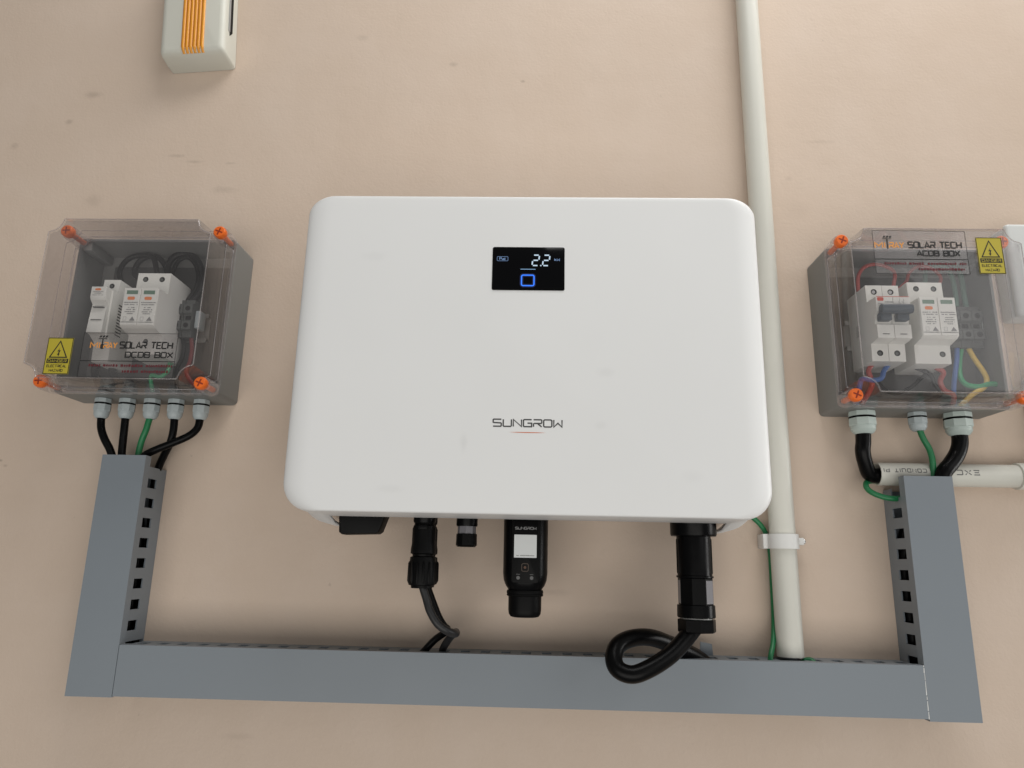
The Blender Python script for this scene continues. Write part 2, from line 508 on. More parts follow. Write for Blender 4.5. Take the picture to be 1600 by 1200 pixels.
# stroke letters on a 1 x 1 grid: each entry (width, strokes); a stroke starting with 'c' is closed
GLY = {
    'S': (1, [[(1, 1), (.08, 1), (0, .92), (0, .58), (.08, .52), (.92, .48), (1, .42), (1, .08), (.92, 0), (0, 0)]]),
    'U': (1, [[(0, 1), (0, .1), (.1, 0), (.9, 0), (1, .1), (1, 1)]]),
    'N': (1, [[(0, 0), (0, 1), (1, 0), (1, 1)]]),
    'G': (1, [[(1, 1), (.1, 1), (0, .9), (0, .1), (.1, 0), (1, 0), (1, .5), (.5, .5)]]),
    'R': (1, [[(0, 0), (0, .5)], [(0, 1), (.92, 1), (1, .92), (1, .56), (.92, .48), (.06, .48)], [(.5, .45), (1, 0)]]),
    'O': (1, ['c', [(.12, 0), (0, .12), (0, .88), (.12, 1), (.88, 1), (1, .88), (1, .12), (.88, 0)]]),
    'W': (1, [[(0, 1), (0, 0), (.5, .55), (1, 0), (1, 1)]]),
    'A': (1, [[(0, 0), (.5, 1), (1, 0)], [(.3, .26), (.72, .26)]]),
    'L': (.85, [[(0, 1), (0, 0), (.85, 0)]]),
    'T': (1, [[(0, 1), (1, 1)], [(.5, .92), (.5, 0)]]),
    'E': (.9, [[(.9, 1), (0, 1), (0, 0), (.9, 0)], [(.08, .5), (.8, .5)]]),
    'C': (1, [[(1, 1), (.12, 1), (0, .88), (0, .12), (.12, 0), (1, 0)]]),
    'H': (1, [[(0, 0), (0, 1)], [(1, 0), (1, 1)], [(.08, .5), (.92, .5)]]),
    'D': (1, ['c', [(0, 0), (0, 1), (.8, 1), (1, .8), (1, .2), (.8, 0)]]),
    'B': (.95, ['c', [(0, 0), (0, 1), (.85, 1), (.92, .9), (.92, .6), (.85, .52), (.95, .42), (.95, .1), (.87, 0)], [(.08, .52), (.8, .52)]]),
    'X': (1, [[(0, 0), (1, 1)], [(0, 1), (.46, .54)], [(.54, .46), (1, 0)]]),
    'M': (1.15, [[(0, 0), (0, 1), (.575, .35), (1.15, 1), (1.15, 0)]]),
    'I': (.12, [[(.06, 0), (.06, 1)]]),
    'Y': (1, [[(0, 1), (.5, .5), (1, 1)], [(.5, .44), (.5, 0)]]),
    'Z': (1, [[(0, 1), (1, 1), (0, 0), (1, 0)]]),
    'P': (.95, [[(0, 0), (0, 1), (.87, 1), (.95, .9), (.95, .55), (.87, .46), (.08, .46)]]),
    'V': (1, [[(0, 1), (.5, 0), (1, 1)]]),
    'k': (.7, [[(0, 0), (0, 1)], [(.65, .7), (.06, .35)], [(.25, .42), (.7, 0)]]),
    'a': (.7, [[(.7, .7), (.7, 0), (0, 0), (0, .4), (.6, .4)]]),
    'c': (.65, [[(.65, .7), (0, .7), (0, 0), (.65, 0)]]),
    'i': (.12, [[(.06, 0), (.06, .72)]]),
    ' ': (.55, []),
}


def text_width(s, asp, gap):
    return sum(GLY[c][0] * asp + gap for c in s) - gap


def write(mb, s, x0, z0, h, width, w, d, slant=0.0, gap=0.32, mapf=None):
    """strokes of the word s, from (x0, z0), h tall and width wide"""
    gap_u = gap
    tot = sum(GLY[c][0] + gap_u for c in s) - gap_u
    k = width / tot
    x = x0
    n = 0
    for c in s:
        gw, st = GLY[c]
        closed = False
        for q in st:
            if q == 'c':
                closed = True; continue
            mb.ribbon([(x + p[0] * k + slant * p[1] * h, z0 + w / 2 + p[1] * (h - w)) for p in q], w, d + n * 0.000004, closed, mapf)
            closed = False
            n += 1
        x += (gw + gap_u) * k
    return mb


def dashes(mb, x0, x1, z, h, d, rnd, fill=0.75, mn=0.0006, mx=0.0022):
    """a row of tiny print too small to read"""
    x = x0
    while x < x1:
        wd = rnd.uniform(mn, mx)
        if rnd.random() < fill:
            xe = min(x + wd, x1)
            hh = h * rnd.uniform(.75, 1)
            mb.flat([(x, z), (xe, z), (xe, z + hh), (x, z + hh)], d)
        x += wd + h * 0.3
    return mb


# ---------------------------------------------------------------- setting
wall = MB().box(-2.2, 2.2, -0.12, 0.0, -1.6, 2.0).build("wall", wall_mat(), smooth=0)
wall["kind"] = "structure"

# ---------------------------------------------------------------- inverter
inv = thing("solar_inverter", "large white wall inverter with rounded corners and small black display", "inverter", (-0.0075, 0, 0.197))
IX0, IX1, IZ1 = -0.2295, 0.2150, 0.3530


def inverter_ring(d, ix, iz, zb, r, n=10):
    x0, x1, z0, z1 = IX0 + ix, IX1 - ix, zb, IZ1 - iz
    pts = []
    t = r * 0.70
    for cx, cz, a0, q in ((x1 - t, z1 - t, 0, t), (x0 + t, z1 - t, 90, t), (x0 + r, z0 + r, 180, r)):
        for i in range(n + 1):
            a = math.radians(a0 + 90 * i / n)
            pts.append((cx + q * math.cos(a), d, cz + q * math.sin(a)))
    pts.append((max(-0.194, x0 + r + .001), d, z0)); pts.append((min(0.182, x1 - r - .001), d, z0))
    for i in range(n + 1):
        a = math.radians(270 + 90 * i / n)
        pts.append((x1 - r + r * math.cos(a), d, z0 + r + r * math.sin(a)))
    return pts


mb = MB()
RK = []
for d, ix, iz, zb, r in ((0.012, .002, .002, .0322, .032), (0.05, .0, .0, .0322, .032), (0.085, .0, .0, .0335, .031), (0.105, .0, .0, .0395, .028)):
    RK.append([mb.v(*p) for p in inverter_ring(d, ix, iz, zb, r)])
for k in range(0, 13):
    a = math.radians(90 * k / 12)
    d = 0.1390 + 0.0110 * math.sin(a)
    ix = 0.025 * (1 - math.cos(a)) ** 1.1
    b = max(0.0, (k - 5) / 7)
    iz = 0.006 * (1 - math.sqrt(max(0, 1 - b * b)))
    zb = 0.0410 + 0.0025 * (1 - math.sqrt(max(0, 1 - b * b)))
    RK.append([mb.v(*p) for p in inverter_ring(d, ix, iz, zb, 0.027 - 0.006 * b)])
n = len(RK[0]); gap_i = 3 * 11
for k, (a, b) in enumerate(zip(RK, RK[1:])):
    for i in range(n):
        if i == gap_i and k < 3: continue
        mb.face([a[i], a[(i + 1) % n], b[(i + 1) % n], b[i]])
mb.face(RK[-1])
cover = mb.build("front_cover", WHITE, inv, smooth=28)
sol = cover.modifiers.new("shell", 'SOLIDIFY')
sol.thickness = 0.0022; sol.offset = -1.0; sol.use_even_offset = False
MB().box(-0.185, 0.176, 0.016, 0.100, 0.060, 0.335, 0.004).build("chassis", CHASSIS, inv)
MB().box(-0.12, 0.105, 0.0003, 0.0155, 0.10, 0.31, 0.001).build("mounting_bracket", STEEL, inv)
# rotary isolator under the left end
MB().prism_d([(-0.1935, 0.0595), (-0.1425, 0.0595), (-0.1435, 0.047), (-0.1505, 0.0268), (-0.1535, 0.0245), (-0.1875, 0.0232), (-0.1905, 0.0255), (-0.1915, 0.046)], 0.060, 0.082, 0.002).build("dc_switch", BLACKMAT, inv)
# display
FD = 0.1500
scr = MB().prism_d(rrect(-0.0425, 0.0273, 0.2532, 0.2977, 0.0016), FD - 0.001, FD + 0.0006, 0.0002).build("display", SCREEN, inv)
SD = FD + 0.00075


def seven(mb, x, z, w, h, segs, t, slant):
    P = {'a': ((0, h), (w, h)), 'b': ((w, h), (w, h / 2)), 'c': ((w, h / 2), (w, 0)), 'd': ((0, 0), (w, 0)), 'e': ((0, h / 2), (0, 0)), 'f': ((0, h), (0, h / 2)), 'g': ((0, h / 2), (w, h / 2))}
    for s in segs:
        a, b = (Vector(p) for p in P[s])
        dv = (b - a).normalized(); a = a + dv * t * .62; b = b - dv * t * .62
        f = lambda p: (x + p.x + slant * p.y, z + p.y)
        mb.ribbon([f(a), f(b)], t, SD)


mb = MB()
seven(mb, -0.0041, 0.2786, 0.0060, 0.0108, 'abged', 0.0013, 0.10)
seven(mb, 0.0060, 0.2786, 0.0060, 0.0108, 'abged', 0.0013, 0.10)
mb.flat([(0.0037, 0.2780), (0.0050, 0.2780), (0.0050, 0.2792), (0.0037, 0.2792)], SD)
mb.build("reading", GLOWWHITE, scr, 0)
mb = MB()
mb.flat([(-0.0148, 0.27445), (-0.0010, 0.27445), (-0.0005, 0.2745), (-0.0010, 0.27495), (-0.0148, 0.27495), (-0.0155, 0.2747)], SD)
mb.build("status_line", mat("lit_pale_blue", (0.02, 0.02, 0.02), 0.5, emit=(0.38, 0.66, 1.0), estr=0.75), scr, 0)
mb = MB()
mb.ribbon(rrect(-0.0380, -0.0275, 0.2832, 0.2876, 0.0008, 3), 0.00035, SD, True)
write(mb, "Pac", -0.0357, 0.2840, 0.0029, 0.0060, 0.0005, SD)
mb.build("power_badge", GLOWDIM, scr, 0)
mb = MB()
write(mb, "kW", 0.0176, 0.2834, 0.0028, 0.0048, 0.00055, SD)
mb.build("unit_mark", GLOWDIM, scr, 0)
MB().ribbon(rrect(-0.0140, -0.0020, 0.2578, 0.2686, 0.0016, 4), 0.0034, SD - 0.00006, True).build("status_glow", mat("led_halo", (0.0, 0.0, 0.004), 0.5, emit=(0.005, 0.05, 0.5), estr=0.10), scr, 0)
MB().ribbon(rrect(-0.0140, -0.0020, 0.2578, 0.2686, 0.0016, 4), 0.0011, SD, True).build("status_ring", GLOWBLUE, scr, 0)
# maker's name
mb = MB()
write(mb, "SUNGROW", -0.0375, 0.1200, 0.0078, 0.0630, 0.00125, FD + 0.00015, gap=0.24)
mb.build("logo_lettering", LOGOGREY, inv, 0)
mb = MB()
mb.flat([(-0.0230, 0.11535), (-0.0150, 0.11500), (-0.0060, 0.11485), (0.0030, 0.11490), (0.0110, 0.11515), (0.0030, 0.11550), (-0.0060, 0.11555), (-0.0150, 0.11555)], FD + 0.00015)
mb.build("logo_swoosh", LOGORED, inv, 0)

# ---------------------------------------------------------------- plugs under the inverter
dc = thing("dc_plug", "long black solar plug nearest the viewer, hanging under the inverter with two-tone lead", "plug", (-0.1055, 0.085, 0.055), "black plugs under the inverter")
x, d = -0.1055, 0.085
MB().lathe_z(x, d, [(.0085, .062), (.0108, .061), (.0110, .037), (.0104, .0355)], 24).build("socket", BLACK, dc)
mb = MB().lathe_z(x, d, [(.0096, .0358), (.0098, .0335), (.0108, .0325), (.0110, .018), (.0122, .0105), (.0122, .0065), (.0104, .0055), (.0100, .0035)], 24)
for sx in (-1, 1):
    mb.box(x + sx * .0096 - .0016, x + sx * .0096 + .0016, d - .003, d + .003, .008, .031, .0008)
mb.box(x - .0042, x + .0042, d + .0095, d + .0122, .029, .0335, .0006)
mb.build("locking_sleeve", BLACKMAT, dc)
mb = MB().lathe_z(x, d, [(.0100, .0038), (.0122, .0030), (.0128, -.002), (.0134, -.0200), (.0126, -.0228), (.0104, -.0235), (.0102, -.0258)], 28)
for i in range(14):
    a = 2 * math.pi * i / 14
    mb.lathe_z(x + .0128 * math.cos(a), d + .0128 * math.sin(a), [(.0004, -.001), (.0013, -.003), (.0015, -.019), (.0005, -.0215)], 6)
mb.build("gland_nut", BLACKMAT, dc)
MB().tube([(x, d, -.022), (-0.1005, 0.0850, -0.0352), (-0.0961, 0.0860, -0.0467), (-0.0883, 0.0860, -0.0580), (-0.0792, 0.0830, -0.0644), (-0.0728, 0.0740, -0.0674), (-0.0734, 0.0620, -0.0673), (-0.0799, 0.0460, -0.0731), (-0.0873, 0.0340, -0.0836), (-0.0902, 0.0280, -0.0916)], .0038, 14, 10).build("lead", CABLEG, dc)

dc2 = copy_thing(dc, (-0.1076, 0.056, 0.055), "black solar plug half hidden behind the front long plug under the inverter")
for ch in list(dc2.children):
    if ch.name.startswith("lead"):
        bpy.data.objects.remove(ch)
MB().tube([(-.1055, .056, -.022), (-0.0966, 0.0560, -0.0425), (-0.0910, 0.0560, -0.0545), (-0.0859, 0.0530, -0.0624), (-0.0834, 0.0460, -0.0659), (-0.0876, 0.0360, -0.0706), (-0.0977, 0.0300, -0.0781), (-0.1098, 0.0280, -0.0909)], .0036, 14, 10).build("lead", CABLE, dc2)

pt = thing("capped_port", "short black capped port between the solar plug and the dongle under the inverter", "port", (-0.0740, 0.085, 0.055), "black plugs under the inverter")
x, d = -0.0640, 0.085
MB().lathe_z(x, d, [(.0085, .062), (.0102, .061), (.0104, .0345), (.0100, .033)], 24).build("socket", BLACK, pt)
MB().lathe_z(x, d, [(.0088, .0334), (.0090, .0255)], 8).build("neck", GREYPATCH, pt, 20)
mb = MB().lathe_z(x, d, [(.0078, .0262), (.0100, .0258), (.0102, .0150), (.0092, .0142), (.0086, .0135)], 10)
mb.build("cap", BLACKMAT, pt, 20)

# wireless dongle
dg = thing("wifi_dongle", "black communication dongle with white sticker hanging under the inverter", "dongle", (-0.0065, 0.080, 0.055))
x, d0 = -0.0065, 0.074


def oval(w, t, z, n=10, cx=None, cd=None):
    cx = x if cx is None else cx
    cd = d0 if cd is None else cd
    r = min(w, t) * 0.42
    pts = rrect(cx - w / 2, cx + w / 2, cd - t / 2, cd + t / 2, r, n)
    return [(px, pd, z) for px, pd in pts]


MB().rings([oval(.0490, .044, .063), oval(.0490, .044, .0465), oval(.0455, .042, .0445)]).build("flange", BLACK, dg)
MB().rings([oval(.0435, .042, .050), oval(.0430, .042, -.010), oval(.0415, .041, -.0165), oval(.0375, .038, -.0215), oval(.0330, .034, -.0245), oval(.0315, .032, -.0265)]).build("body", BLACK, dg)
mb = MB()
poly = rrect(x - .0128, x + .0128, -.0185, .0420, .0025, 4)
mb.prism_d(poly, d0 + .020, d0 + .0222, .0005)
fp = mb.build("face_panel", BLACKMAT, dg)
MB().rings([oval(.0345, .034, -.0258), oval(.0352, .0345, -.0270), oval(.0352, .0345, -.0285), oval(.0342, .034, -.0290), oval(.0352, .0345, -.0296), oval(.0350, .0345, -.0308), oval(.0330, .033, -.0314)]).build("seal_ring", DARKRUB, dg)
MB().rings([oval(.0318, .032, -.0310), oval(.0316, .032, -.0440), oval(.0304, .031, -.0478), oval(.0270, .028, -.0500), oval(.0220, .023, -.0507)]).build("end_cap", BLACKMAT, dg)
pd = d0 + .0224
MB().prism_d(rrect(x - .0108, x + .0106, .0045, .0258, .0003, 2), pd - .0003, pd + .0001).build("sticker", STICKER, dg, 0)
mb = MB(); rr = random.Random(3)
dashes(mb, x - .0085, x + .0085, .0060, .0010, pd + .0002, rr, .9, .0004, .0011)
mb.build("sticker_print", INKSOFT, dg, 0)
mb = MB(); write(mb, "SUNGROW", x - .0100, .0306, .0026, .0200, .0005, pd, gap=.24)
mb.build("lettering", INKSOFT, dg, 0)
mb = MB()
mb.ribbon(rrect(x - .0033, x + .0030, -.0080, -.0010, .0016, 4), .0007, pd, True)
mb.build("emblem", mat("bronze_print", (.05, .032, .02), .5), dg, 0)
MB().lathe_d(x - .0002, -.0045, [(.0013, pd - .0002), (.0013, pd + .0001)], 14).build("lamp_dot", INKORANGE.copy() if False else mat("brown_dot", (.09, .04, .02), .5), dg, 0)
for sx in (-.0065, .0062):
    MB().lathe_d(x + sx, -.0140, [(.0017, pd - .0002), (.0017, pd + .0001)], 14).build("indicator", INKGREY, dg, 0)
    mb = MB(); dashes(mb, x + sx - .0017, x + sx + .0017, -.0112, .0007, pd + .0001, rr, 1, .0005, .0009)
    mb.build("indicator_print", INKGREY, dg, 0)

# mains plug with looped cable
ac = thing("mains_plug", "thick black cylindrical plug at the right under the inverter with a looped cable", "plug", (0.158, 0.085, 0.055), "black plugs under the inverter")
x, d = 0.1555, 0.082
MB().lathe_z(x, d, [(.0200, .063), (.0228, .062), (.0230, .0300), (.0222, .0282), (.0175, .0280)], 36).build("collar", BLACK, ac)
mb = MB().lathe_z(x, d, [(.0168, .029), (.0170, .027), (.0170, -.0085), (.0182, -.0090), (.0182, -.0105), (.0168, -.0110)], 36)
for i in range(18):
    a = 2 * math.pi * i / 18
    if abs(math.sin(a) - 0.8) < 0.25: continue
    mb.lathe_z(x + .0168 * math.cos(a), d + .0168 * math.sin(a), [(.0002, .026), (.0009, .025), (.0009, -.006), (.0002, -.0075)], 6)
mb.build("barrel", BLACK, ac)
MB().lathe_z(x, d, [(.0168, -.0108), (.0172, -.0115), (.0172, -.0355)], 8, turn=math.pi / 8).build("grip_sleeve", BLACKMAT, ac, 15)
for a0 in (math.radians(45), math.radians(180)):  # pale plates paint the window's reflection onto the sleeve
    ca, sa = math.cos(a0), math.sin(a0); ap = .0172 * math.cos(math.pi / 8)
    mb = MB()
    R0 = ap + .0001; R1 = ap + .0003; hw = .0058
    vs = []
    for rr_ in (R0, R1):
        for t, z in ((-hw, -.0130), (hw, -.0130), (hw, -.0340), (-hw, -.0340)):
            vs.append(mb.v(x + rr_ * ca - t * sa, d + rr_ * sa + t * ca, z))
    for q in ((0, 1, 2, 3), (4, 5, 6, 7), (0, 1, 5, 4), (1, 2, 6, 5), (2, 3, 7, 6), (3, 0, 4, 7)):
        mb.face([vs[i] for i in q])
    mb.build("painted_facet_sheen", GREYPATCH, ac, 0)
MB().lathe_z(x, d, [(.0170, -.0352), (.0184, -.0356), (.0186, -.0462), (.0178, -.0470)], 36).build("lock_ring", BLACK, ac)
MB().lathe_z(x, d, [(.0150, -.0468), (.0150, -.0486)], 24).build("seal", CLIP, ac)
MB().lathe_z(x, d, [(.0182, -.0482), (.0187, -.0488), (.0187, -.0590), (.0178, -.0600), (.0090, -.0602)], 8).build("cable_nut", BLACK, ac, 15)
MB().tube([(x - .0015, d, -.055), (0.1510, 0.0840, -0.0578), (0.1403, 0.0880, -0.0690), (0.1265, 0.0940, -0.0804), (0.1083, 0.1000, -0.0905), (0.0917, 0.1030, -0.0959), (0.0793, 0.1010, -0.0922), (0.0759, 0.0960, -0.0830), (0.0811, 0.0880, -0.0726), (0.0956, 0.0780, -0.0671), (0.1143, 0.0660, -0.0672), (0.1337, 0.0520, -0.0734), (0.1524, 0.0380, -0.0816), (0.1686, 0.0260, -0.0898), (0.1773, 0.0200, -0.0970)], .0080, 18, 10).build("cable", CABLE, ac)

for ch in ac.children:
    if not ch.name.startswith("cable."[:5]) or ch.name.startswith("cable_nut"):
        ch.scale = (0.955, 0.955, 1)

# ---------------------------------------------------------------- cable trunking
TB = 0.0015


def slots(n, start, pitch, a, b, half):
    return [(a, b, start + i * pitch - half, start + i * pitch + half) for i in range(n)]


td = thing("cable_trunking", "left upright length of grey slotted trunking under the five-cable box", "trunking", (-0.434, 0, -0.137), "grey slotted trunking")
X0, X1, Z0, Z1 = -0.4575, -0.4105, -0.1370, 0.1020
mb = MB()
mb.box(X0 + .0012, X1 - .0012, .0003, .0018, Z0, .0915)
mb.plate([.0018, .0385], [-.0868, .0915], [(.0188, .0381, z - .0050, z + .0050) for z in [.0742 - .0208 * i for i in range(8)]], lambda u, v, w: (X1 - .0012 - TB + w, u, v), TB)
mb.box(X0 + .0012, X0 + .0012 + TB, .0018, .0385, Z0, .0915)
mb.build("slotted_base", DUCT, td, 0)
mb = MB()
t = .0013
mb.prism_z([(X0, .0390), (X0, .0500), (X1, .0500), (X1, .0390), (X1 - t * .8, .0390), (X1 - t * .8, .0500 - t), (X0 + t, .0500 - t), (X0 + t, .0390)], Z0, Z1)
mb.build("snap_cover", DUCT, td, 0)

tr = thing("cable_trunking", "right upright length of grey slotted trunking under the three-cable box", "trunking", (0.403, 0, -0.138), "grey slotted trunking")
X0, X1, Z0, Z1 = 0.3785, 0.4275, -0.1380, 0.0945
mb = MB()
mb.box(X0 + .0012, X1 - .0012, .0003, .0018, Z0, .0830)
zs = [.0790 - .0208 * i for i in range(9)]
mb.plate([.0018, .0385], [-.0868, .0830], [(.0172, .0368, z - .0050, z + .0050) for z in zs], lambda u, v, w: (X0 + .0012 + w, u, v), TB)
mb.box(X1 - .0012 - TB, X1 - .0012, .0018, .0385, Z0, .0830)
mb.build("slotted_base", DUCT, tr, 0)
mb = MB()
mb.prism_z([(X0, .0390), (X0, .0500), (X1, .0500), (X1, .0390), (X1 - t, .0390), (X1 - t, .0500 - t), (X0 + t * .8, .0500 - t), (X0 + t * .8, .0390)], Z0, Z1)
mb.build("snap_cover", DUCT, tr, 0)

th = thing("cable_trunking", "long level length of grey slotted trunking joining the two upright lengths", "trunking", (-0.016, 0, -0.137), "grey slotted trunking")
XA, XB, ZT, ZB = -0.4099, 0.3780, -0.0880, -0.1360
mb = MB()
mb.box(XA, XB, .0003, .0018, ZB + .0012, ZT - .0012)
hol = []
i = 0
xx = XA + .0100
while xx < XB - .006:
    if abs(xx - .2615) > .0205:
        hol.append((xx - .0048, xx + .0048, .0150, .0370))
    xx += .0208
hol.append((.2490, .2740, .0050, .0340))
mb.plate([XA, XB], [.0018, .0385], hol, lambda u, v, w: (u, v, ZT - .0012 - w), TB)
mb.box(XA, XB, .0018, .0385, ZB + .0012, ZB + .0012 + TB)
mb.build("slotted_base", DUCT, th, 0)
mb = MB()
mb.prism_x([(.0390, ZT), (.0500, ZT), (.0500, ZB), (.0390, ZB), (.0390, ZB + t), (.0500 - t, ZB + t), (.0500 - t, ZT - t), (.0390, ZT - t)], XA, XB)
mb.build("snap_cover", DUCT, th, 0)
mb = MB()
mb.prism_d([(.1715, -.0878), (.1850, -.0878), (.1840, -.0765), (.1725, -.0745)], .0165, .0180)
mb.build("bent_flap", DUCT, th, 0)
# ragged saw cut where the level length meets the right upright
mb = MB(); rr = random.Random(5)
zz = ZB
while zz < ZT:
    h = rr.uniform(.003, .009); wv = rr.uniform(.0002, .0007)
    mb.flat([(XB - wv, zz), (XB + .0003, zz), (XB + .0003, min(zz + h, ZT)), (XB - wv * .5, min(zz + h, ZT))], .05012)
    zz += h + rr.uniform(.0, .001)
mb.build("saw_burr", CLIP, th, 0)

# ---------------------------------------------------------------- upright pipe with its saddle
pp = MB()
PX, PD, PR = 0.2617, 0.0205, 0.0132
pp.lathe_z(PX, PD, [(PR - .002, .93), (PR, .93), (PR, -.0862), (PR - .0015, -.0862), (PR - .0015, .92)], 40, False, False)
pipe = tag(pp.build("conduit_pipe", PIPE), "tall upright ivory pvc pipe running behind the right edge of the inverter", "pipe")
sd = thing("pipe_saddle", "white plastic saddle clip with steel screw holding the upright pipe", "clip", (PX, 0, 0.0275))
mb = MB()
outer = [(-.0200, .0005), (-.0200, .0220)] + [(-.0200 + .0200 - .0158 * math.cos(a), PD + .0158 * math.sin(a)) for a in [math.radians(20 + 10 * i) for i in range(15)]]
poly = []
ro, ri = .0160, .01335
for i in range(25):
    a = math.radians(185 - 190 * i / 24)
    poly.append((PX + ro * math.cos(a), PD + ro * math.sin(a)))
poly += [(PX + .0160, .0008), (PX + ri, .0008)]
for i in range(25):
    a = math.radians(-5 + 190 * i / 24)
    poly.append((PX + ri * math.cos(a), PD + ri * math.sin(a)))
poly += [(PX - ri, .0008), (PX - .0160, .0008)]
mb.prism_z(poly, .0195, .0345, .0004)
mb.box(PX - .0205, PX - .0150, .0006, .0210, .0195, .0345, .0008)
mb.box(PX + .0152, PX + .0244, .0085, .0150, .0240, .0315, .001)
mb.build("strap", CLIP, sd)
mb = MB().lathe_x(.0118, .0278, [(.0012, PX + .0240), (.0026, PX + .0242), (.0028, PX + .0252), (.0020, PX + .0262), (.0008, PX + .0265)], 16)
mb.build("screw", STEEL, sd)

# earth wire beside the pipe
tag(MB().tube([(0.2180, 0.0100, 0.0642), (0.2369, 0.0120, 0.0496), (0.2478, 0.0090, 0.0365), (0.2523, 0.0060, 0.0181), (0.2525, 0.0060, -0.0212), (0.2505, 0.0100, -0.0530), (0.2452, 0.0200, -0.0740), (0.2394, 0.0280, -0.0860), (0.2380, 0.0280, -0.0975)], .0026, 12, 8).build("earth_wire", GREEN),
    "green earth wire running down the left side of the upright pipe", "wire")
tag(MB().tube([(0.2680, 0.0200, -0.0960), (0.2748, 0.0200, -0.0904), (0.2805, 0.0220, -0.0888), (0.2839, 0.0260, -0.0918)], .0026, 12, 8).build("earth_wire", GREEN),
    "short green wire end showing at the right foot of the upright pipe", "wire")

# ---------------------------------------------------------------- level conduit behind the right box
cz, cd, cr = 0.1000, 0.0170, 0.0122
cp = thing("conduit_pipe", "level ivory pvc conduit with printed letters behind the right upright trunking", "pipe", (0.44, 0, 0.100))
MB().lathe_x(cd, cz, [(cr - .0016, .3670), (cr, .3668), (cr, .80), (cr - .0016, .80), (cr - .0016, .3675)], 36, False, False).build("tube", PIPE, cp)
MB().lathe_x(cd, cz, [(cr + .0001, .5125), (cr + .0020, .5130), (cr + .0022, .60), (cr + .0001, .601)], 36).build("coupler", PIPE, cp)


def on_conduit(px, pz, dd):
    q = (pz - cz) / (cr + .00012)
    q = max(-.98, min(.98, q))
    return (px, cd + (cr + .00012 + dd) * math.cos(math.asin(q)), pz)


def flipped(cx, cz0):
    return lambda px, pz, dd: on_conduit(2 * cx - px, 2 * cz0 - pz, dd)


mb = MB()
write(mb, "EXC", .4430, .0985, .0058, .0235, .0010, 0, mapf=flipped(.4555, .1015), gap=.45)
write(mb, "PVC CONDUIT PI", .3695, .0990, .0044, .0640, .0008, 0, mapf=flipped(.4015, .1020), gap=.5)
mb.build("printed_letters", INKGREY, cp, 0)

# ---------------------------------------------------------------- boxes with clear lids


def notched(x0, x1, z0, z1, r, n=7):
    """square with a hollow quarter round in each corner"""
    out = []
    f = .0016
    for cx, cz_, sx, sz in ((x1, z1, -1, -1), (x0, z1, 1, -1), (x0, z0, 1, 1), (x1, z0, -1, 1)):
        arc = []
        for i in range(n + 1):
            a = math.radians(90 * i / n)
            # from along x to along z
            arc.append((cx + sx * (r * math.sin(a)), cz_ + sz * (r * math.cos(a))))
        lead = [(cx, cz_ + sz * (r + f)), (cx + sx * f * .35, cz_ + sz * (r + f * .3))]
        tail = [(cx + sx * (r + f * .3), cz_ + sz * f * .35), (cx + sx * (r + f), cz_)]
        seq = lead + arc[1:-1] + tail
        if sx * sz < 0: seq = seq[::-1]
        out += seq
    return out


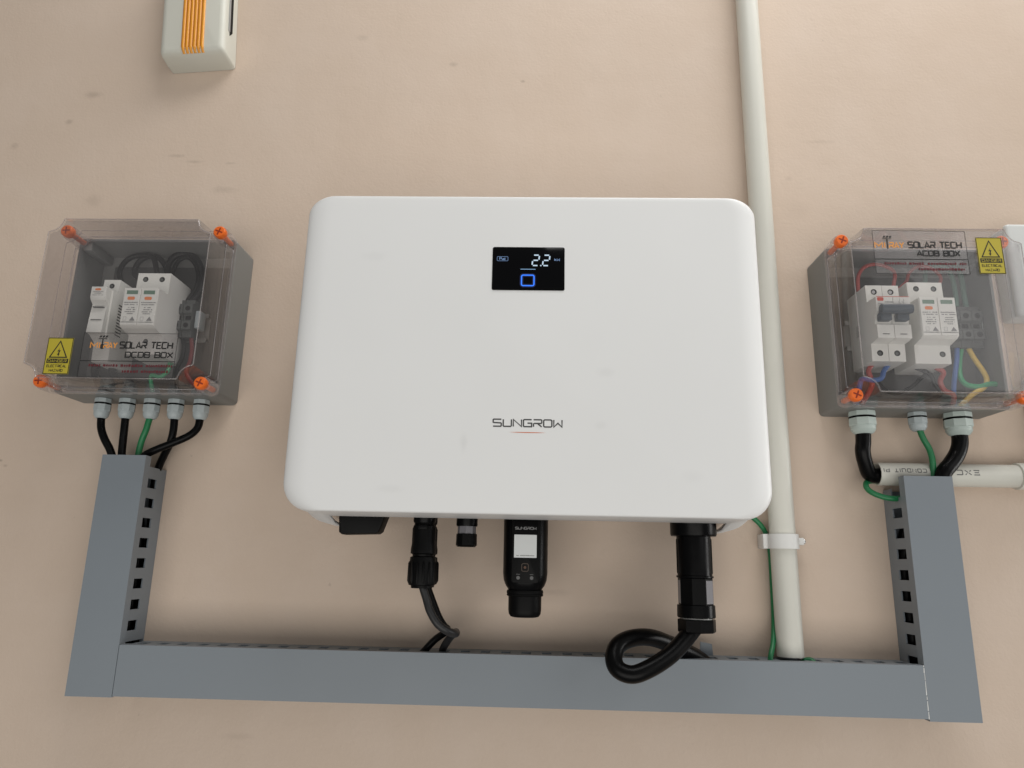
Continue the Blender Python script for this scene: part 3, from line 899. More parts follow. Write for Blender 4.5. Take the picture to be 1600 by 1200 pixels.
def enclosure(name, label, x0, x1, z0, z1, seed):
    cx = (x0 + x1) / 2
    root = thing(name, label, "junction box", (cx, 0, z0), "clear-lidded junction boxes")
    BD, LD = .0500, .1080
    t = .0032
    # hollow body
    mb = MB()
    o = rrect(x0, x1, z0, z1, .005, 4); i_ = rrect(x0 + t, x1 - t, z0 + t, z1 - t, .003, 4)
    rr_ = [[(px, .0006, pz) for px, pz in o], [(px, BD - .0006, pz) for px, pz in o], [(px, BD, pz) for px, pz in rrect(x0 + .0006, x1 - .0006, z0 + .0006, z1 - .0006, .0045, 4)],
           [(px, BD, pz) for px, pz in i_], [(px, .0040, pz) for px, pz in i_]]
    mb.rings(rr_)
    mb.build("body", BODY, root)
    q = .0105
    for sx in (0, 1):
        for sz in (0, 1):
            px = x0 + t if sx == 0 else x1 - t - q
            pz = z0 + t if sz == 0 else z1 - t - q
            MB().box(px, px + q, .0041, BD - .002, pz, pz + q, .001).build("corner_post", BODY, root)
    MB().box(x0 + .018, x1 - .018, .0042, .0062, z0 + .016, z1 - .016, .0006).build("mounting_plate", BACKPLATE, root)
    # lid
    R = .0145
    e = .0022

    def ring(ins, d, r):
        return [(px, d, pz) for px, pz in notched(x0 + ins, x1 - ins, z0 + ins, z1 - ins, r)]
    mb = MB()
    mb.rings([ring(e + .0002, BD + .0062, R), ring(.0002, BD + .0062, R), ring(.0006, .073, R), ring(.0017, .0735, R), ring(.0030, LD - .0016, R), ring(.0036, LD - .0005, R), ring(.0048, LD, R),
              ], False, True)
    mb.rings([ring(e + .0002, BD + .0062, R), ring(e + .0017, .0732, R), ring(e + .0030, LD - .0022, R)], False, True)
    lid = mb.build("lid", LID, root, 30)
    mb = MB()
    fo = rrect(x0 - .0002, x1 + .0002, z0 - .0002, z1 + .0002, .005, 4); fi = rrect(x0 + .0040, x1 - .0040, z0 + .0040, z1 - .0040, .003, 4)
    mb.rings([[(px, BD + .0004, pz) for px, pz in fi], [(px, BD + .0004, pz) for px, pz in fo], [(px, BD + .0060, pz) for px, pz in fo], [(px, BD + .0060, pz) for px, pz in fi], [(px, BD + .0004, pz) for px, pz in fi]], False, False)
    mb.build("lid_flange", LID, root, 30)
    mb = MB()  # hazy beads drawn in as the highlights along the lid's edges
    for ins, d, r_, k in ((.0040, LD - .0009, R, .0006), (.0011, .0733, R, .0004), (.0004, BD + .0064, R, .0005)):
        ps = notched(x0 + ins, x1 - ins, z0 + ins, z1 - ins, r_)
        m_ = len(ps)
        rr4 = []
        for i in range(m_):
            a_, b_, c_ = (Vector(ps[j % m_]) for j in (i - 1, i, i + 1))
            tn = (c_ - a_).normalized(); nn = Vector((-tn.y, tn.x))
            rr4.append([mb.v(b_.x + nn.x * k * ca, d + k * sa, b_.y + nn.y * k * ca) for ca, sa in ((1, 0), (0, 1), (-1, 0), (0, -1))])
        for i in range(m_):
            a_, b_ = rr4[i], rr4[(i + 1) % m_]
            for q4 in range(4):
                mb.face([a_[q4], a_[(q4 + 1) % 4], b_[(q4 + 1) % 4], b_[q4]])
    eo = mb.build("lid_edge_glint", LIDEDGE, root, 60)
    eo["kind"] = "stuff"
    for sx in (x0 + .0062, x1 - .0062):
        for sz in (z0 + .0062, z1 - .0062):
            mb = MB().lathe_d(sx, sz, [(.0024, .0505), (.0030, .052), (.0030, .0745), (.0064, .0770), (.0070, .0805), (.0068, .0830), (.0056, .0846)], 20)
            sc = mb.build("screw", ORANGE, root)
            MB().lathe_d(sx, sz, [(.0086, BD + .0064), (.0082, .0768), (.0058, .0769)], 24, False, False).build("screw_well", LIDEDGE, root)
            mb = MB()
            an = random.Random(seed + sx).uniform(-.6, .6)
            for k in (0, 1):
                a = an + k * math.pi / 2
                u = Vector((math.cos(a), math.sin(a)))
                dd = .08475 + k * .00002
                mb.ribbon([(sx - u.x * .0042, sz - u.y * .0042), (sx + u.x * .0042, sz + u.y * .0042)], .0015, dd)
            mb.build("cross_slot", ORANGED, sc, 0)
    return root


def danger_sign(root, x0, x1, z0, z1, d):
    pl = MB().prism_d([(x0, z0), (x1, z0), (x1, z1), (x0, z1)], d + .0002, d + .0004).build("danger_sticker", YELLOW, root, 0)
    w, h = x1 - x0, z1 - z0
    D = d + .0005
    mb = MB()
    mb.ribbon([(x0 + .0005, z0 + .0005), (x1 - .0005, z0 + .0005), (x1 - .0005, z1 - .0005), (x0 + .0005, z1 - .0005)], .0007, D, True)
    a, b, c = (x0 + w * .17, z0 + h * .46), (x1 - w * .17, z0 + h * .46), (x0 + w * .5, z1 - h * .10)
    mb.ribbon([a, b, c], .0014, D, True)
    cx, cz_ = x0 + w * .5, z0 + h * .60
    bolt = [(.0010, .0068), (-.0022, .0008), (-.0002, .0012), (-.0010, -.0026), (-.0022, -.0022), (.0002, -.0062), (.0014, -.0018), (.0004, -.0022), (.0020, .0030), (-.0002, .0026)]
    mb.flat([(cx + p[0] * .8, cz_ + p[1] * .72) for p in bolt], D)
    mb.flat([(x0 + w * .08, z0 + h * .30), (x1 - w * .08, z0 + h * .30), (x1 - w * .08, z0 + h * .42), (x0 + w * .08, z0 + h * .42)], D)
    write(mb, "ELECTRICAL", x0 + w * .12, z0 + h * .185, h * .075, w * .76, .0005, D)
    write(mb, "HAZARD", x0 + w * .24, z0 + h * .065, h * .075, w * .52, .0005, D)
    mb.build("sign_print", INK, pl, 0)
    mb = MB()
    write(mb, "DANGER", x0 + w * .14, z0 + h * .320, h * .080, w * .72, .00045, D + .0002)
    mb.build("danger_lettering", YELLOW, pl, 0)


def name_label(root, x0, x1, z0, z1, zline, d, kind, sx0, sz0, sw, bx0, bz0, bw, mx0, mw, seed):
    fl = MB().prism_d([(x0, z0), (x1, z0), (x1, z1), (x0, z1)], d + .0002, d + .0003).build("name_label", FILM, root, 0)
    D = d + .0006
    mb = MB()
    mb.ribbon([(x0, z0), (x1, z0), (x1, z1), (x0, z1)], .00045, D, True)
    mb.ribbon([(x0, zline), (x1, zline)], .0008, D)
    H = .0078
    write(mb, "SOLAR TECH", sx0, sz0, H, sw, .00145, D + .0001, gap=.26)
    write(mb, kind, bx0, bz0, .0066, bw, .0013, D + .0001, gap=.26)
    # the tall black T with a slatted panel on top
    tx = mx0 + mw * .44
    mb.ribbon([(tx, sz0 - .0006), (tx, sz0 + .0100)], .0013, D + .0001)
    mb.ribbon([(tx - .0046, sz0 + .0104), (tx + .0042, sz0 + .0104)], .0008, D + .0001)
    for k in range(3):
        px = tx - .0042 + k * .0031
        mb.flat([(px, sz0 + .0116), (px + .0021, sz0 + .0116), (px + .0031, sz0 + .0138), (px + .0010, sz0 + .0138)], D + .0001)
    mb.build("label_print", INK, fl, 0)
    mb = MB()
    write(mb, "MI", mx0, sz0, H * .88, mw * .36, .00115, D + .0001, gap=.30)
    write(mb, "RAY", tx + .0020, sz0, H * .88, mw * .50, .00115, D + .0001, gap=.22)
    mb.build("maker_lettering", INKLOGO, fl, 0)
    mb = MB(); rr_ = random.Random(seed)
    lines = ((.0045, .10, .98), (.0105, .46, .95))
    for off, a, b in lines:
        dashes(mb, x0 + (x1 - x0) * a, x0 + (x1 - x0) * b, zline - off - .0014, .0027, D, rr_, .93, .0012, .0026)
    mb.build("fine_print", INKDRED, fl, 0)


DL = enclosure("junction_box", "left junction box with clear lid, danger sticker low on it and five cables below", -.5230, -.3405, .1675, .3500, 1)
danger_sign(DL, -.4970, -.4705, .1745, .2130, .1080)
name_label(DL, -.4605, -.3630, .1720, .2185, .1890, .1080, "DCDB BOX", -.4215, .2020, .0540, -.4145, .1925, .0485, -.4520, .0270, 11)

AL = enclosure("junction_box", "right junction box with clear lid, danger sticker at its top and three cables below", .3180, .4970, .1650, .3455, 2)
danger_sign(AL, .4470, .4730, .2922, .3318, .1080)
name_label(AL, .3440, .4370, .2915, .3385, .3072, .1080, "ACDB BOX", .3790, .3190, .0530, .3870, .3105, .0425, .3455, .0285, 12)

# ---- glands (parts of the boxes)


def gland(root, x, d, ztop, r, L, m_):
    g = MB()
    # seen from the top down: flange nut, gasket, hexagon, dome nut
    g.lathe_z(x, d, [(r * .85, ztop - .0002), (r * 1.02, ztop - .0004), (r * 1.04, ztop - L * .22), (r * .9, ztop - L * .24)], 8)
    g.lathe_z(x, d, [(r * .9, ztop - L * .30), (r * 1.04, ztop - L * .32), (r * 1.04, ztop - L * .62), (r * .96, ztop - L * .66)], 8)
    g.lathe_z(x, d, [(r * .93, ztop - L * .655), (r * .92, ztop - L * .80), (r * .78, ztop - L * .93), (r * .60, ztop - L)], 24)
    o = g.build("cable_gland", m_, root, 25)
    MB().lathe_z(x, d, [(r * .95, ztop - L * .235), (r * .98, ztop - L * .24), (r * .98, ztop - L * .30), (r * .95, ztop - L * .305)], 24).build("gasket", DARKRUB, o)
    return o


GXL = (-.4795, -.4520, -.4240, -.3970, -.3683)
for gx in GXL:
    gland(DL, gx, .028, .1675, .0086, .0225, GLAND)
GXR = ((.3515, .0137, .0245, GLANDW), (.4097, .0093, .0200, GLAND), (.4520, .0138, .0248, GLANDW))
for gx, r, L, m_ in GXR:
    gland(AL, gx, .030, .1650, r, L, m_)

# ---- leads from the glands into the trunking
for pts, r, m_, lab in (
    ([(-.4795, .028, .150), (-0.4774, 0.0280, 0.1348), (-0.4719, 0.0280, 0.1227), (-0.4647, 0.0260, 0.1104), (-0.4602, 0.0240, 0.0973), (-0.4564, 0.0240, 0.0778), (-.4420, .022, .02), (-.4380, .022, -.10)], .0041, CABLE, "first black cable from the left below the left box, curving right into the trunking"),
    ([(-.4520, .028, .150), (-0.4512, 0.0280, 0.1323), (-0.4512, 0.0270, 0.1197), (-0.4508, 0.0260, 0.1043), (-0.4480, 0.0260, 0.0812), (-.4300, .024, .02), (-.4280, .024, -.11)], .0041, CABLE, "straight black cable second from the left below the left box"),
    ([(-.4240, .028, .150), (-0.4268, 0.0280, 0.1327), (-0.4305, 0.0270, 0.1200), (-0.4324, 0.0260, 0.1046), (-0.4311, 0.0260, 0.0815)], .0034, GREEN, "thin green wire in the middle of the five cables below the left box"),
    ([(-.3970, .028, .150), (-0.3962, 0.0280, 0.1332), (-0.3988, 0.0260, 0.1193), (-0.4066, 0.0200, 0.1073), (-0.4142, 0.0140, 0.0938), (-0.4174, 0.0120, 0.0785), (-.4165, .009, .02), (-.4165, .008, -.09)], .0041, CABLE, "black cable fourth from the left below the left box, ending at the trunking notch"),
    ([(-.3683, .028, .150), (-0.3685, 0.0300, 0.1362), (-0.3758, 0.0330, 0.1263), (-0.3922, 0.0360, 0.1171), (-0.4087, 0.0360, 0.1098), (-0.4209, 0.0340, 0.1036), (-0.4302, 0.0320, 0.0926), (-0.4318, 0.0300, 0.0776), (-.4250, .012, .02), (-.4250, .010, -.10)], .0041, CABLE, "rightmost black cable below the left box, sweeping left across its neighbour"),
):
    tag(MB().tube(pts, r, 14, 8).build("cable", m_), lab, "cable", "cables below the left box")
for pts, r, m_, lab in (
    ([(.3515, .030, .148), (0.3504, 0.0300, 0.1326), (0.3488, 0.0300, 0.1222), (0.3521, 0.0260, 0.1099), (0.3590, 0.0200, 0.0985), (.3740, .017, .0985), (.3900, .017, .0995)], .0077, CABLE, "thick black cable below the right box bending into the mouth of the level conduit"),
    ([(.4097, .030, .150), (0.4138, 0.0300, 0.1364), (0.4186, 0.0300, 0.1255), (0.4205, 0.0300, 0.1133), (0.4202, 0.0280, 0.0966), (0.4183, 0.0260, 0.0767)], .0031, GREEN, "thin green wire dropping straight from the middle gland of the right box"),
    ([(.4520, .030, .146), (0.4508, 0.0310, 0.1327), (0.4462, 0.0320, 0.1216), (0.4377, 0.0330, 0.1105), (0.4287, 0.0340, 0.1008), (0.4233, 0.0300, 0.0864), (.3980, .018, .050), (.3900, .0105, .010), (.3895, .0105, -.05), (.3920, .0110, -.10)], .0080, CABLE, "thick black cable from the right gland of the right box into the trunking"),
    ([(.3800, .0130, .0935), (0.3588, 0.0160, 0.0921), (0.3523, 0.0220, 0.0866), (0.3541, 0.0270, 0.0801), (0.3641, 0.0300, 0.0747), (0.3753, 0.0310, 0.0728), (0.3858, 0.0270, 0.0734), (0.3982, 0.0220, 0.0734)], .0029, GREEN, "green wire looping from the conduit mouth into the top slot of the right trunking"),
):
    tag(MB().tube(pts, r, 16, 8).build("cable", m_), lab, "cable", "cables below the right box")

tag(MB().tube([(-.4000, .0085, -.0975), (-.2000, .0085, -.0970), (0, .0090, -.0975), (.2000, .0085, -.0970), (.3760, .0085, -.0975)], .0062, 12, 4).build("cable", CABLE),  # cable added so that the level trunking's slots show dark
    "black cable added along the back inside the level trunking to darken its slots", "cable")

# ---------------------------------------------------------------- devices inside the boxes


def rail(x0, x1, z, lab):
    mb = MB()
    for zz0, zz1, da, db in ((z - .0175, z - .0125, .0125, .0137), (z + .0125, z + .0175, .0125, .0137), (z - .0125, z + .0125, .0065, .0076)):
        mb.box(x0, x1, da, db, zz0, zz1)
    mb.box(x0, x1, .0065, .0136, z - .0133, z - .0125); mb.box(x0, x1, .0065, .0136, z + .0125, z + .0133)
    o = mb.build("mounting_rail", RAILM, None, 0)
    return tag(o, lab, "rail", "rails inside the boxes")


rail(-.4900, -.3800, .2560, "steel mounting rail behind the devices in the left box")
rail(.3500, .4960 - .016, .2560, "steel mounting rail behind the devices in the right box")


def profile(ds, dp, zb, zpb, zpt, zt, d0=.0140):
    return [(d0, zb), (ds, zb), (ds, zpb - .0035), (dp - .004, zpb - .001), (dp, zpb + .001), (dp, zpt), (ds, zpt), (ds, zt), (d0, zt)]


def term_hole(root, x, z, d, r=.0031, light=False):
    s = MB().lathe_d(x, z, [(r, d - .0008), (r, d + .0001), (r * .8, d + .00015)], 16).build("terminal_hole", DEVDARK, root)
    mb = MB().lathe_d(x - r * .15, z - r * .1, [(r * .62, d), (r * .6, d + .0003)], 12)
    mb.build("terminal_screw", STEEL if light else TERM, s)


def surge(lab, x0, x1, ds, dp, zb, zpb, zpt, zt, oneholes, seed):
    root = thing("surge_protector", lab, "surge protector", ((x0 + x1) / 2, .0140, zb), "white surge protectors inside the boxes")
    MB().prism_x(profile(ds, dp - .0012, zb, zpb, zpt, zt), x0, x1, .0005).build("housing", DEVWHITE, root, 20)
    rr_ = random.Random(seed)
    w = (x1 - x0) / 2
    for k in (0, 1):
        a = x0 + k * w + .0004; b = x0 + (k + 1) * w - .0004
        cart = MB().prism_d([(a, zpb + .0015), (b, zpb + .0015), (b, zpt - .0002), (a, zpt - .0002)], dp - .006, dp, .0004).build("cartridge", DEVWHITE, root, 20)
        H = zpt - zpb
        MB().prism_d([(a + w * .15, zpt - H * .17), (b - w * .15, zpt - H * .17), (b - w * .15, zpt - H * .07), (a + w * .15, zpt - H * .07)], dp - .0002, dp + .0001).build("status_window", WINDOWG, cart, 0)
        mb = MB()
        if not (oneholes and k == 1):
            mb.flat(rrect(a + w * .24, b - w * .28, zpt - H * .32, zpt - H * .235, H * .035, 4), dp + .0002)
            mb.build("orange_mark", INKORANGE, cart, 0)
        mb = MB()
        for j, (za, xa, xb) in enumerate(((.40, .08, .95), (.455, .12, .90), (.53, .30, .75), (.585, .28, .80), (.64, .2, .78), (.69, .28, .7))):
            dashes(mb, a + w * xa, a + w * xb, zpt - H * za, H * .028, dp + .0002, rr_, .85, .0005, .0018)
        mb.ribbon([(a + w * .17, zpt - H * .85), (a + w * .34, zpt - H * .85), (a + w * .34, zpt - H * .76), (a + w * .17, zpt - H * .76)], .00025, dp + .0002, True)
        mb.flat([(a + w * .52, zpt - H * .86), (a + w * .86, zpt - H * .86), (a + w * .69, zpt - H * .75)], dp + .0002)
        dashes(mb, a + w * .12, a + w * .85, zpt - H * .90, H * .02, dp + .0002, rr_, .8, .0005, .0015)
        mb.build("rating_print", INKSOFT, cart, 0)
        mb = MB(); mb.flat([(a, zpb + H * .10), (b, zpb + H * .10), (b, zpb + H * .112), (a, zpb + H * .112)], dp + .0002); mb.build("seam", INKSOFT, cart, 0)
        term_hole(root, x0 + (k + .5) * w, zt - .0075, ds)
    if oneholes:
        term_hole(root, x1 - w * .45, zb + .0105, ds)
    else:
        term_hole(root, x1 - w * .95, zb + .0150, ds, .0026)
    return root


surge("white two-pole surge protector in the left box", -.4420, -.4050, .0620, .0830, .2095, .2345, .2780, .3035, False, 21)
surge("white two-pole surge protector right of the breaker in the right box", .3990, .4360, .0600, .0800, .2110, .2345, .2775, .3020, True, 22)

# fuse holder
fh = thing("fuse_holder", "slim white fuse holder at the left inside the left box", "fuse holder", (-.4710, .014, .205))
fx0, fx1 = -.4805, -.4620
MB().prism_x(profile(.0600, .0700, .2010, .2270, .2800, .2960), fx0, fx1, .0005).build("housing", DEVWHITE, fh, 20)
MB().prism_x([(.069, .2275), (.078, .2290), (.0765, .2420), (.0735, .2620), (.0790, .2650), (.0805, .2680), (.0805, .2800), (.069, .2800)], fx0 + .0005, fx1 - .0015, .0006).build("pull_lever", DEVWHITE, fh, 20)
mb = MB()
mb.flat(rrect(fx0 + .005, fx0 + .0115, .2755, .2778, .001, 3), .0808)
mb.build("orange_mark", INKORANGE, fh, 0)
mb = MB(); rr = random.Random(9)
dashes(mb, fx0 + .003, fx0 + .0145, .2735, .0008, .0808, rr, 1, .0006, .0016); dashes(mb, fx0 + .005, fx0 + .0125, .2718, .0008, .0808, rr, .9, .0006, .0016); dashes(mb, fx0 + .003, fx0 + .0145, .2698, .0007, .0808, rr, .6, .0006, .0016)
mb.build("rating_print", INKSOFT, fh, 0)
for zz in (.2575, .2430):
    MB().box(fx0 + .003, fx1 - .004, .0735, .0772, zz, zz + .0008).build("slot_line", INKGREY, fh, 0)
for k in range(11):
    MB().box(fx1 - .0002, fx1 + .0002, .045, .056, .2330 + k * .0034, .2343 + k * .0034).build("vent_slot", DEVDARK, fh, 0)
term_hole(fh, (fx0 + fx1) / 2 + .0005, .2885, .0600, .0029)
term_hole(fh, (fx0 + fx1) / 2 + .0005, .2185, .0600, .0029)

# breaker
br = thing("circuit_breaker", "white two-pole circuit breaker with slate handle in the right box", "breaker", (.372, .014, .2145))
bx0, bx1 = .3545, .3895
ZPT, ZPB = .2780, .2335
for k in (0, 1):
    a = bx0 + k * (bx1 - bx0) / 2 + (.0002 if k else 0); b = a + (bx1 - bx0) / 2 - .0002
    MB().prism_x([(.0140, .2130), (.0600, .2130), (.0600, .2320), (.0700, ZPB - .001), (.0770, ZPB), (.0770, .2480), (.0730, .2485), (.0740, .2590), (.0800, .2620), (.0800, ZPT), (.0600, ZPT), (.0600, .2980), (.0140, .2980)], a, b, .0004).build("pole_housing", DEVWHITE, br, 20)
    mb = MB().box(a + .0026, b - .0026, .0725, .0810, .2520, .2610, .0008)
    mb.build("toggle", HANDLE, br)
    mb = MB(); mb.flat(rrect(a + .005, b - .005, .2372, .2382, .0004, 2), .0772); mb.build("indicator_slot", INKGREY, br, 0)
    term_hole(br, (a + b) / 2, .2905, .0600, .0032, True)
    term_hole(br, (a + b) / 2, .2220, .0600, .0032)
MB().prism_x([(.0790, .2585), (.0880, .2570), (.0905, .2600), (.0900, .2655), (.0870, .2672), (.0805, .2660)], bx0 + .0015, bx1 - .0015, .0012).build("handle_bar", HANDLE, br)
mb = MB(); mb.flat([(bx0 + .0006, ZPT - .0007), (bx1 - .0006, ZPT - .0007), (bx1 - .0006, ZPT - .0001), (bx0 + .0006, ZPT - .0001)], .0802)
mb.flat(rrect(bx0 + .0014, bx0 + .0080, ZPT - .0052, ZPT - .0012, .0012, 4), .0802)
mb.build("red_mark", INKRED, br, 0)
mb = MB(); rr = random.Random(4)
dashes(mb, bx0 + .009, bx0 + .0180, ZPT - .0068, .0011, .0802, rr, 1, .0006, .0014)
dashes(mb, bx0 + .002, bx0 + .0065, ZPT - .0085, .0009, .0802, rr, 1, .0006, .0014)
dashes(mb, bx0 + .002, bx0 + .0065, ZPT - .0105, .0009, .0802, rr, 1, .0006, .0014)
for xx in (.0245, .0285):
    mb.ribbon([(bx0 + xx, ZPT - .0025), (bx0 + xx, ZPT - .0050), (bx0 + xx - .0012, ZPT - .0062), (bx0 + xx, ZPT - .0074), (bx0 + xx, ZPT - .0098)], .0004, .0802)
mb.build("rating_print", INKSOFT, br, 0)
mb = MB()
rr = random.Random(8)
for k in range(6):
    z = .2480 + .0022 * k
    mb.face([mb.v(bx0 - .0002, .030 + rr.uniform(0, .002), z), mb.v(bx0 - .0002, .036 + rr.uniform(0, .003), z), mb.v(bx0 - .0002, .036, z + .0008), mb.v(bx0 - .0002, .030, z + .0008)])
mb.build("side_print", INKGREY, br, 0)

# terminal blocks


def terminals(n, x0, pitch, z0, z1, lab):
    root = thing("terminal_block", lab, "terminal block", (x0 + n * pitch / 2, .0140, z0), "dark terminal blocks inside the boxes")
    for k in range(n):
        a = x0 + k * pitch; b = a + pitch - .0006
        H = z1 - z0
        seg = MB().prism_x([(.0140, z0), (.0300, z0), (.0300, z0 + H * .16), (.0350, z0 + H * .18), (.0350, z0 + H * .40), (.0310, z0 + H * .44), (.0310, z0 + H * .58), (.0350, z0 + H * .62), (.0350, z0 + H * .86), (.0300, z0 + H * .88), (.0300, z1), (.0140, z1)], a, b, .0004).build("terminal_segment", TERM, root, 20)
        for zz in (.29, .74):
            MB().lathe_d((a + b) / 2, z0 + H * zz, [(pitch * .26, .0345), (pitch * .26, .0352)], 12).build("terminal_hole", DEVDARK, seg)
        MB().box(a + pitch * .2, b - pitch * .2, .0308, .0313, z0 + H * .46, z0 + H * .56).build("marker_slot", DEVDARK, seg, 0)
    e0 = x0 + n * pitch + .0003
    MB().box(e0, e0 + .0060, .0140, .0280, z0 + .012, z1 - .012, .0006).build("end_clamp", GLAND, root)
    return root


terminals(2, -.4115, .0112, .2395, .2840, "dark two-way terminal block in the left box beside the surge protector")
terminals(3, .4545, .0123, .2385, .2860, "dark three-way terminal block in the right box beside the surge protector")

# ---------------------------------------------------------------- wires inside the boxes
WL = (
    ([(-.4700, .035, .294), (-0.4828, 0.0300, 0.3122), (-0.4849, 0.0260, 0.3258), (-0.4785, 0.0240, 0.3372), (-0.4638, 0.0240, 0.3414), (-0.4483, 0.0260, 0.3366), (-.4330, .034, .300)], .0030, WIREBLACK, "black wire arching from the fuse holder to the surge protector in the left box"),
    ([(-.4330, .030, .300), (-0.4680, 0.0220, 0.3156), (-0.4712, 0.0190, 0.3314), (-0.4624, 0.0180, 0.3416), (-0.4486, 0.0180, 0.3418), (-0.4379, 0.0180, 0.3313), (-0.4332, 0.0180, 0.3192)], .0032, WIREGREY, "dark grey wire loop rising behind the left pole in the left box"),
    ([(-.4140, .030, .300), (-0.4315, 0.0220, 0.3216), (-0.4302, 0.0200, 0.3386), (-0.4164, 0.0190, 0.3465), (-0.4009, 0.0190, 0.3393), (-0.3912, 0.0200, 0.3204), (-0.3905, 0.0220, 0.2981), (-0.3968, 0.0240, 0.2839)], .0036, WIREGREY, "dark grey wire looping over to the terminal block in the left box"),
    ([(-.4150, .034, .302), (-0.4235, 0.0250, 0.3180), (-0.4199, 0.0230, 0.3350), (-0.4087, 0.0220, 0.3396), (-0.3971, 0.0220, 0.3259), (-0.3940, 0.0230, 0.3056), (-0.4028, 0.0240, 0.2838)], .0024, WIREBLACK, "inner black wire loop beside the outer grey loop in the left box"),
    ([(-.4740, .036, .203), (-0.4814, 0.0340, 0.2182), (-0.4883, 0.0320, 0.2083), (-0.4935, 0.0300, 0.1968), (-.4795, .028, .172)], .0042, WIREGREY, "dark wire falling from the fuse holder to the first gland in the left box"),
    ([(-.4680, .036, .203), (-0.4707, 0.0340, 0.2154), (-0.4730, 0.0320, 0.2040), (-0.4709, 0.0300, 0.1927), (-.4520, .028, .172)], .0042, WIREGREY, "dark wire falling from the fuse holder to the second gland in the left box"),
    ([(-.4240, .028, .170), (-0.4265, 0.0340, 0.1923), (-0.4152, 0.0360, 0.1912), (-0.4086, 0.0340, 0.1984), (-0.4103, 0.0280, 0.2104), (-.4080, .026, .2085)], .0022, WIREGREEN, "green wire curving along the floor of the left box"),
    ([(-0.4038, 0.0240, 0.2466), (-0.3986, 0.0260, 0.2308), (-0.3967, 0.0300, 0.2145), (-0.4005, 0.0300, 0.1996), (-.3970, .028, .172)], .0024, WIREBLACK, "black wire from the terminal block to the fourth gland in the left box"),
    ([(-0.3933, 0.0240, 0.2452), (-0.3885, 0.0260, 0.2271), (-0.3878, 0.0280, 0.2115), (-0.3895, 0.0280, 0.1966), (-.3683, .028, .172)], .0024, mat("dark_red_wire", (.16, .02, .02), .45), "dark red wire from the terminal block to the rightmost gland in the left box"),
)
for pts, r, m_, lab in WL:
    tag(MB().tube(pts, r, 10, 7).build("wire", m_), lab, "wire", "wires inside the left box")
WR = (
    ([(0.3580, 0.0360, 0.3006), (0.3606, 0.0340, 0.3189), (0.3689, 0.0320, 0.3306), (0.3817, 0.0300, 0.3355), (0.3949, 0.0300, 0.3325), (0.4022, 0.0320, 0.3233), (.3950, .036, .300)], .0021, WIRERED, "red wire arching over the breaker in the right box"),
    ([(.4020, .034, .303), (0.4150, 0.0300, 0.3150), (0.4208, 0.0280, 0.3267), (0.4335, 0.0260, 0.3354), (0.4474, 0.0260, 0.3324), (0.4547, 0.0280, 0.3193), (.4390, .036, .297)], .0019, WIRERED, "red wire arching over the surge protector in the right box"),
    ([(.4280, .032, .303), (0.4401, 0.0220, 0.3185), (0.4432, 0.0200, 0.3310), (0.4518, 0.0190, 0.3385), (0.4648, 0.0190, 0.3387), (0.4714, 0.0200, 0.3274), (0.4721, 0.0220, 0.3072), (0.4707, 0.0240, 0.2874)], .0026, WIRETEAL, "grey green wire dropping from the lid label to the terminal block in the right box"),
    ([(0.4743, 0.0160, 0.3448), (0.4821, 0.0170, 0.3366), (0.4839, 0.0180, 0.3205), (0.4826, 0.0200, 0.3028), (0.4823, 0.0220, 0.2868)], .0030, WIRETEAL, "thicker grey green wire at the right above the terminal block in the right box"),
    ([(.3625, .040, .2145), (0.3585, 0.0400, 0.2075), (0.3614, 0.0380, 0.1995), (0.3631, 0.0340, 0.1920), (.3515, .032, .172)], .0027, WIRERED, "red wire below the left pole of the breaker in the right box"),
    ([(.3800, .040, .2145), (0.3748, 0.0400, 0.2077), (0.3713, 0.0400, 0.1999), (0.3623, 0.0400, 0.1976), (0.3539, 0.0380, 0.1994), (0.3513, 0.0340, 0.1961), (.3470, .030, .172)], .0027, WIREBLUE, "short bright blue wire hooking left below the breaker in the right box"),
    ([(0.3694, 0.0360, 0.1959), (0.3767, 0.0360, 0.1875), (0.3896, 0.0340, 0.1854), (0.4043, 0.0330, 0.1915), (0.4157, 0.0340, 0.2013), (0.4222, 0.0360, 0.2080), (.4100, .038, .2125)], .0023, WIREBLACK, "black wire sagging from the breaker to the surge protector in the right box"),
    ([(.4130, .038, .2125), (0.4260, 0.0360, 0.2052), (0.4305, 0.0340, 0.1944), (0.4366, 0.0320, 0.1851), (.4097, .030, .172)], .0024, WIREBLACK, "black wire falling from the surge protector to the middle gland in the right box"),
    ([(.4300, .040, .2125), (0.4376, 0.0400, 0.2072), (0.4342, 0.0380, 0.1978), (0.4388, 0.0360, 0.1884), (0.4488, 0.0340, 0.1834), (.4480, .030, .172)], .0027, WIRERED, "red wire below the surge protector curving to the right gland in the right box"),
    ([(0.4639, 0.0260, 0.2419), (0.4607, 0.0280, 0.2252), (0.4554, 0.0300, 0.2079), (0.4522, 0.0300, 0.1929), (.4500, .030, .172)], .0026, WIREBLUE, "dull blue wire hanging straight below the terminal block in the right box"),
    ([(0.4710, 0.0220, 0.2417), (0.4668, 0.0220, 0.2248), (0.4630, 0.0260, 0.2069), (0.4662, 0.0300, 0.1967), (0.4770, 0.0340, 0.1937), (0.4869, 0.0360, 0.1962), (0.4976, 0.0360, 0.1956)], .0028, WIREGREEN, "bright green wire hooking right along the floor of the right box"),
    ([(0.4767, 0.0240, 0.2412), (0.4807, 0.0260, 0.2275), (0.4858, 0.0300, 0.2120), (0.4873, 0.0320, 0.2014), (0.4815, 0.0340, 0.1924), (0.4692, 0.0340, 0.1851), (.4560, .030, .172)], .0027, WIREYELLOW, "yellow wire bending round from the terminal block in the right box"),
)
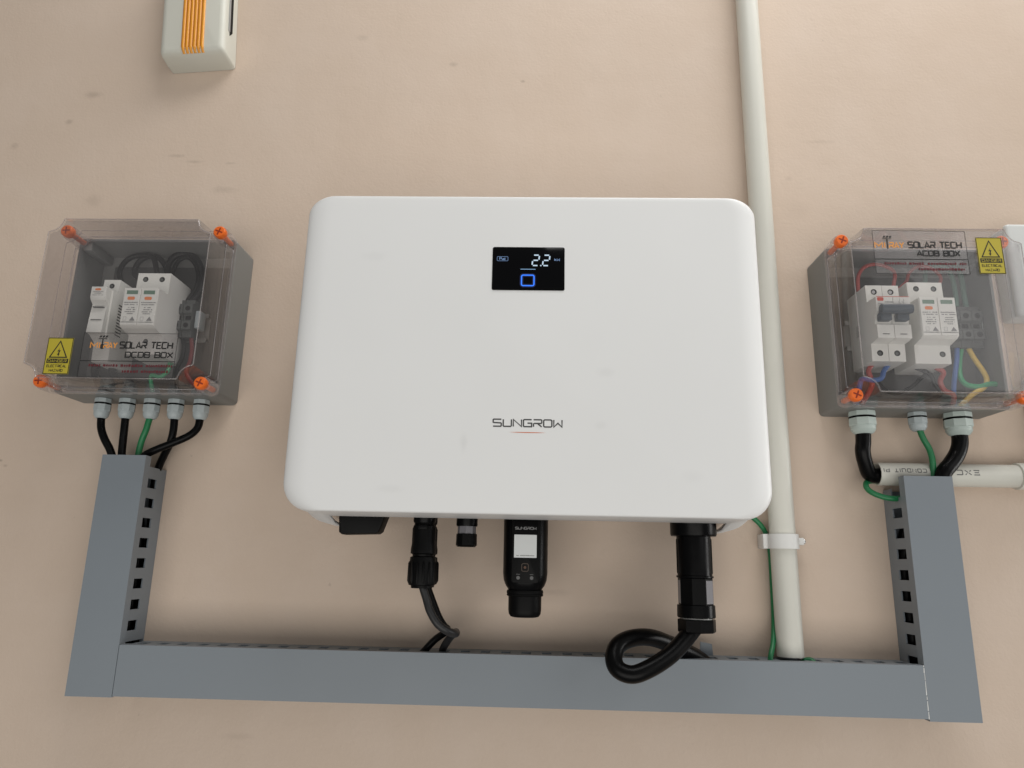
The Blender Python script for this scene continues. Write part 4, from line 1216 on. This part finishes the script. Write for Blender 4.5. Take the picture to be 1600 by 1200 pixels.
for pts, r, m_, lab in WR:
    tag(MB().tube(pts, r, 10, 7).build("wire", m_), lab, "wire", "wires inside the right box")

# ---------------------------------------------------------------- ivory case with amber ribs, top left
chime = thing("wall_chime", "ivory wall unit with ribbed amber stripe cut off by the top of the frame", "wall unit", (-0.4345, 0, 0.6085))
w2, hh, dd = .0415, .15, .0365
mb = MB()


def cring(d, ins, zb, r=.004):
    return [(px, d, pz) for px, pz in rrect(-.4345 - w2 + ins, -.4345 + w2 - ins, .6085 + zb, .6085 + hh, r, 4)]


mb.rings([cring(.0006, .0, .0), cring(.012, 0, .0), cring(.028, .0006, .0012), cring(.0335, .0018, .0030), cring(.0358, .0045, .0055), cring(.0365, .0085, .0090)])
body = mb.build("case", IVORY, chime, 40)
MB().box(-.4345 - .0132, -.4345 + .0142, .0330, .0368, .6085 + .0085, .6085 + hh - .002, .0008).build("stripe", mat("dark_amber", (.50, .17, .01), .4), chime)
for k in range(6):
    xk = -.4345 - .0135 + .0013 + k * .0050 * .96 + .0020
    mb = MB().tube([(xk, .0362, .6085 + hh - .001), (xk, .0362, .6085 + .05), (xk, .0362, .6085 + .0105), (xk, .0348, .6085 + .0062), (xk, .0318, .6085 + .0030)], .0021, 10, 6)
    mb.build("rib", AMBER, chime)
MB().prism_x([(.0140, .6085 + .0430), (.0215, .6085 + .0340), (.0215, .6085 + hh - .004), (.0140, .6085 + hh - .004)], -.4345 + w2 - .0004, -.4345 + w2 + .0003).build("side_slot", DEVDARK, chime, 0)
MB().box(-.4345 + w2 - .0003, -.4345 + w2 + .0006, .0218, .0250, .6085 + .039, .6085 + hh - .004).build("slot_lip", mat("grey_lip", (.3, .3, .3), .5), chime, 0)
chime.rotation_euler = (0, math.radians(-4.5), 0)

# ---------------------------------------------------------------- pale boxes at the right edge
wb = thing("wall_box", "white plastic wall box behind the top right corner of the right junction box", "wall box", (.62, 0, .286))
MB().box(.5335, .700, .0005, .022, .276, .3855, .003, 3).build("base", WHITEBOX, wb)
MB().box(.5325, .702, .0222, .032, .275, .3865, .0045, 4).build("cover", WHITEBOX, wb)
wb2 = thing("wall_box", "pale grey wall box at the right edge above the conduit coupler", "wall box", (.62, 0, .120))
MB().box(.5420, .700, .0005, .040, .1180, .210, .004, 3).build("base", WHITEBOX, wb2)
MB().box(.5410, .701, .0402, .048, .1170, .211, .003, 3).build("cover", WHITEBOX, wb2)
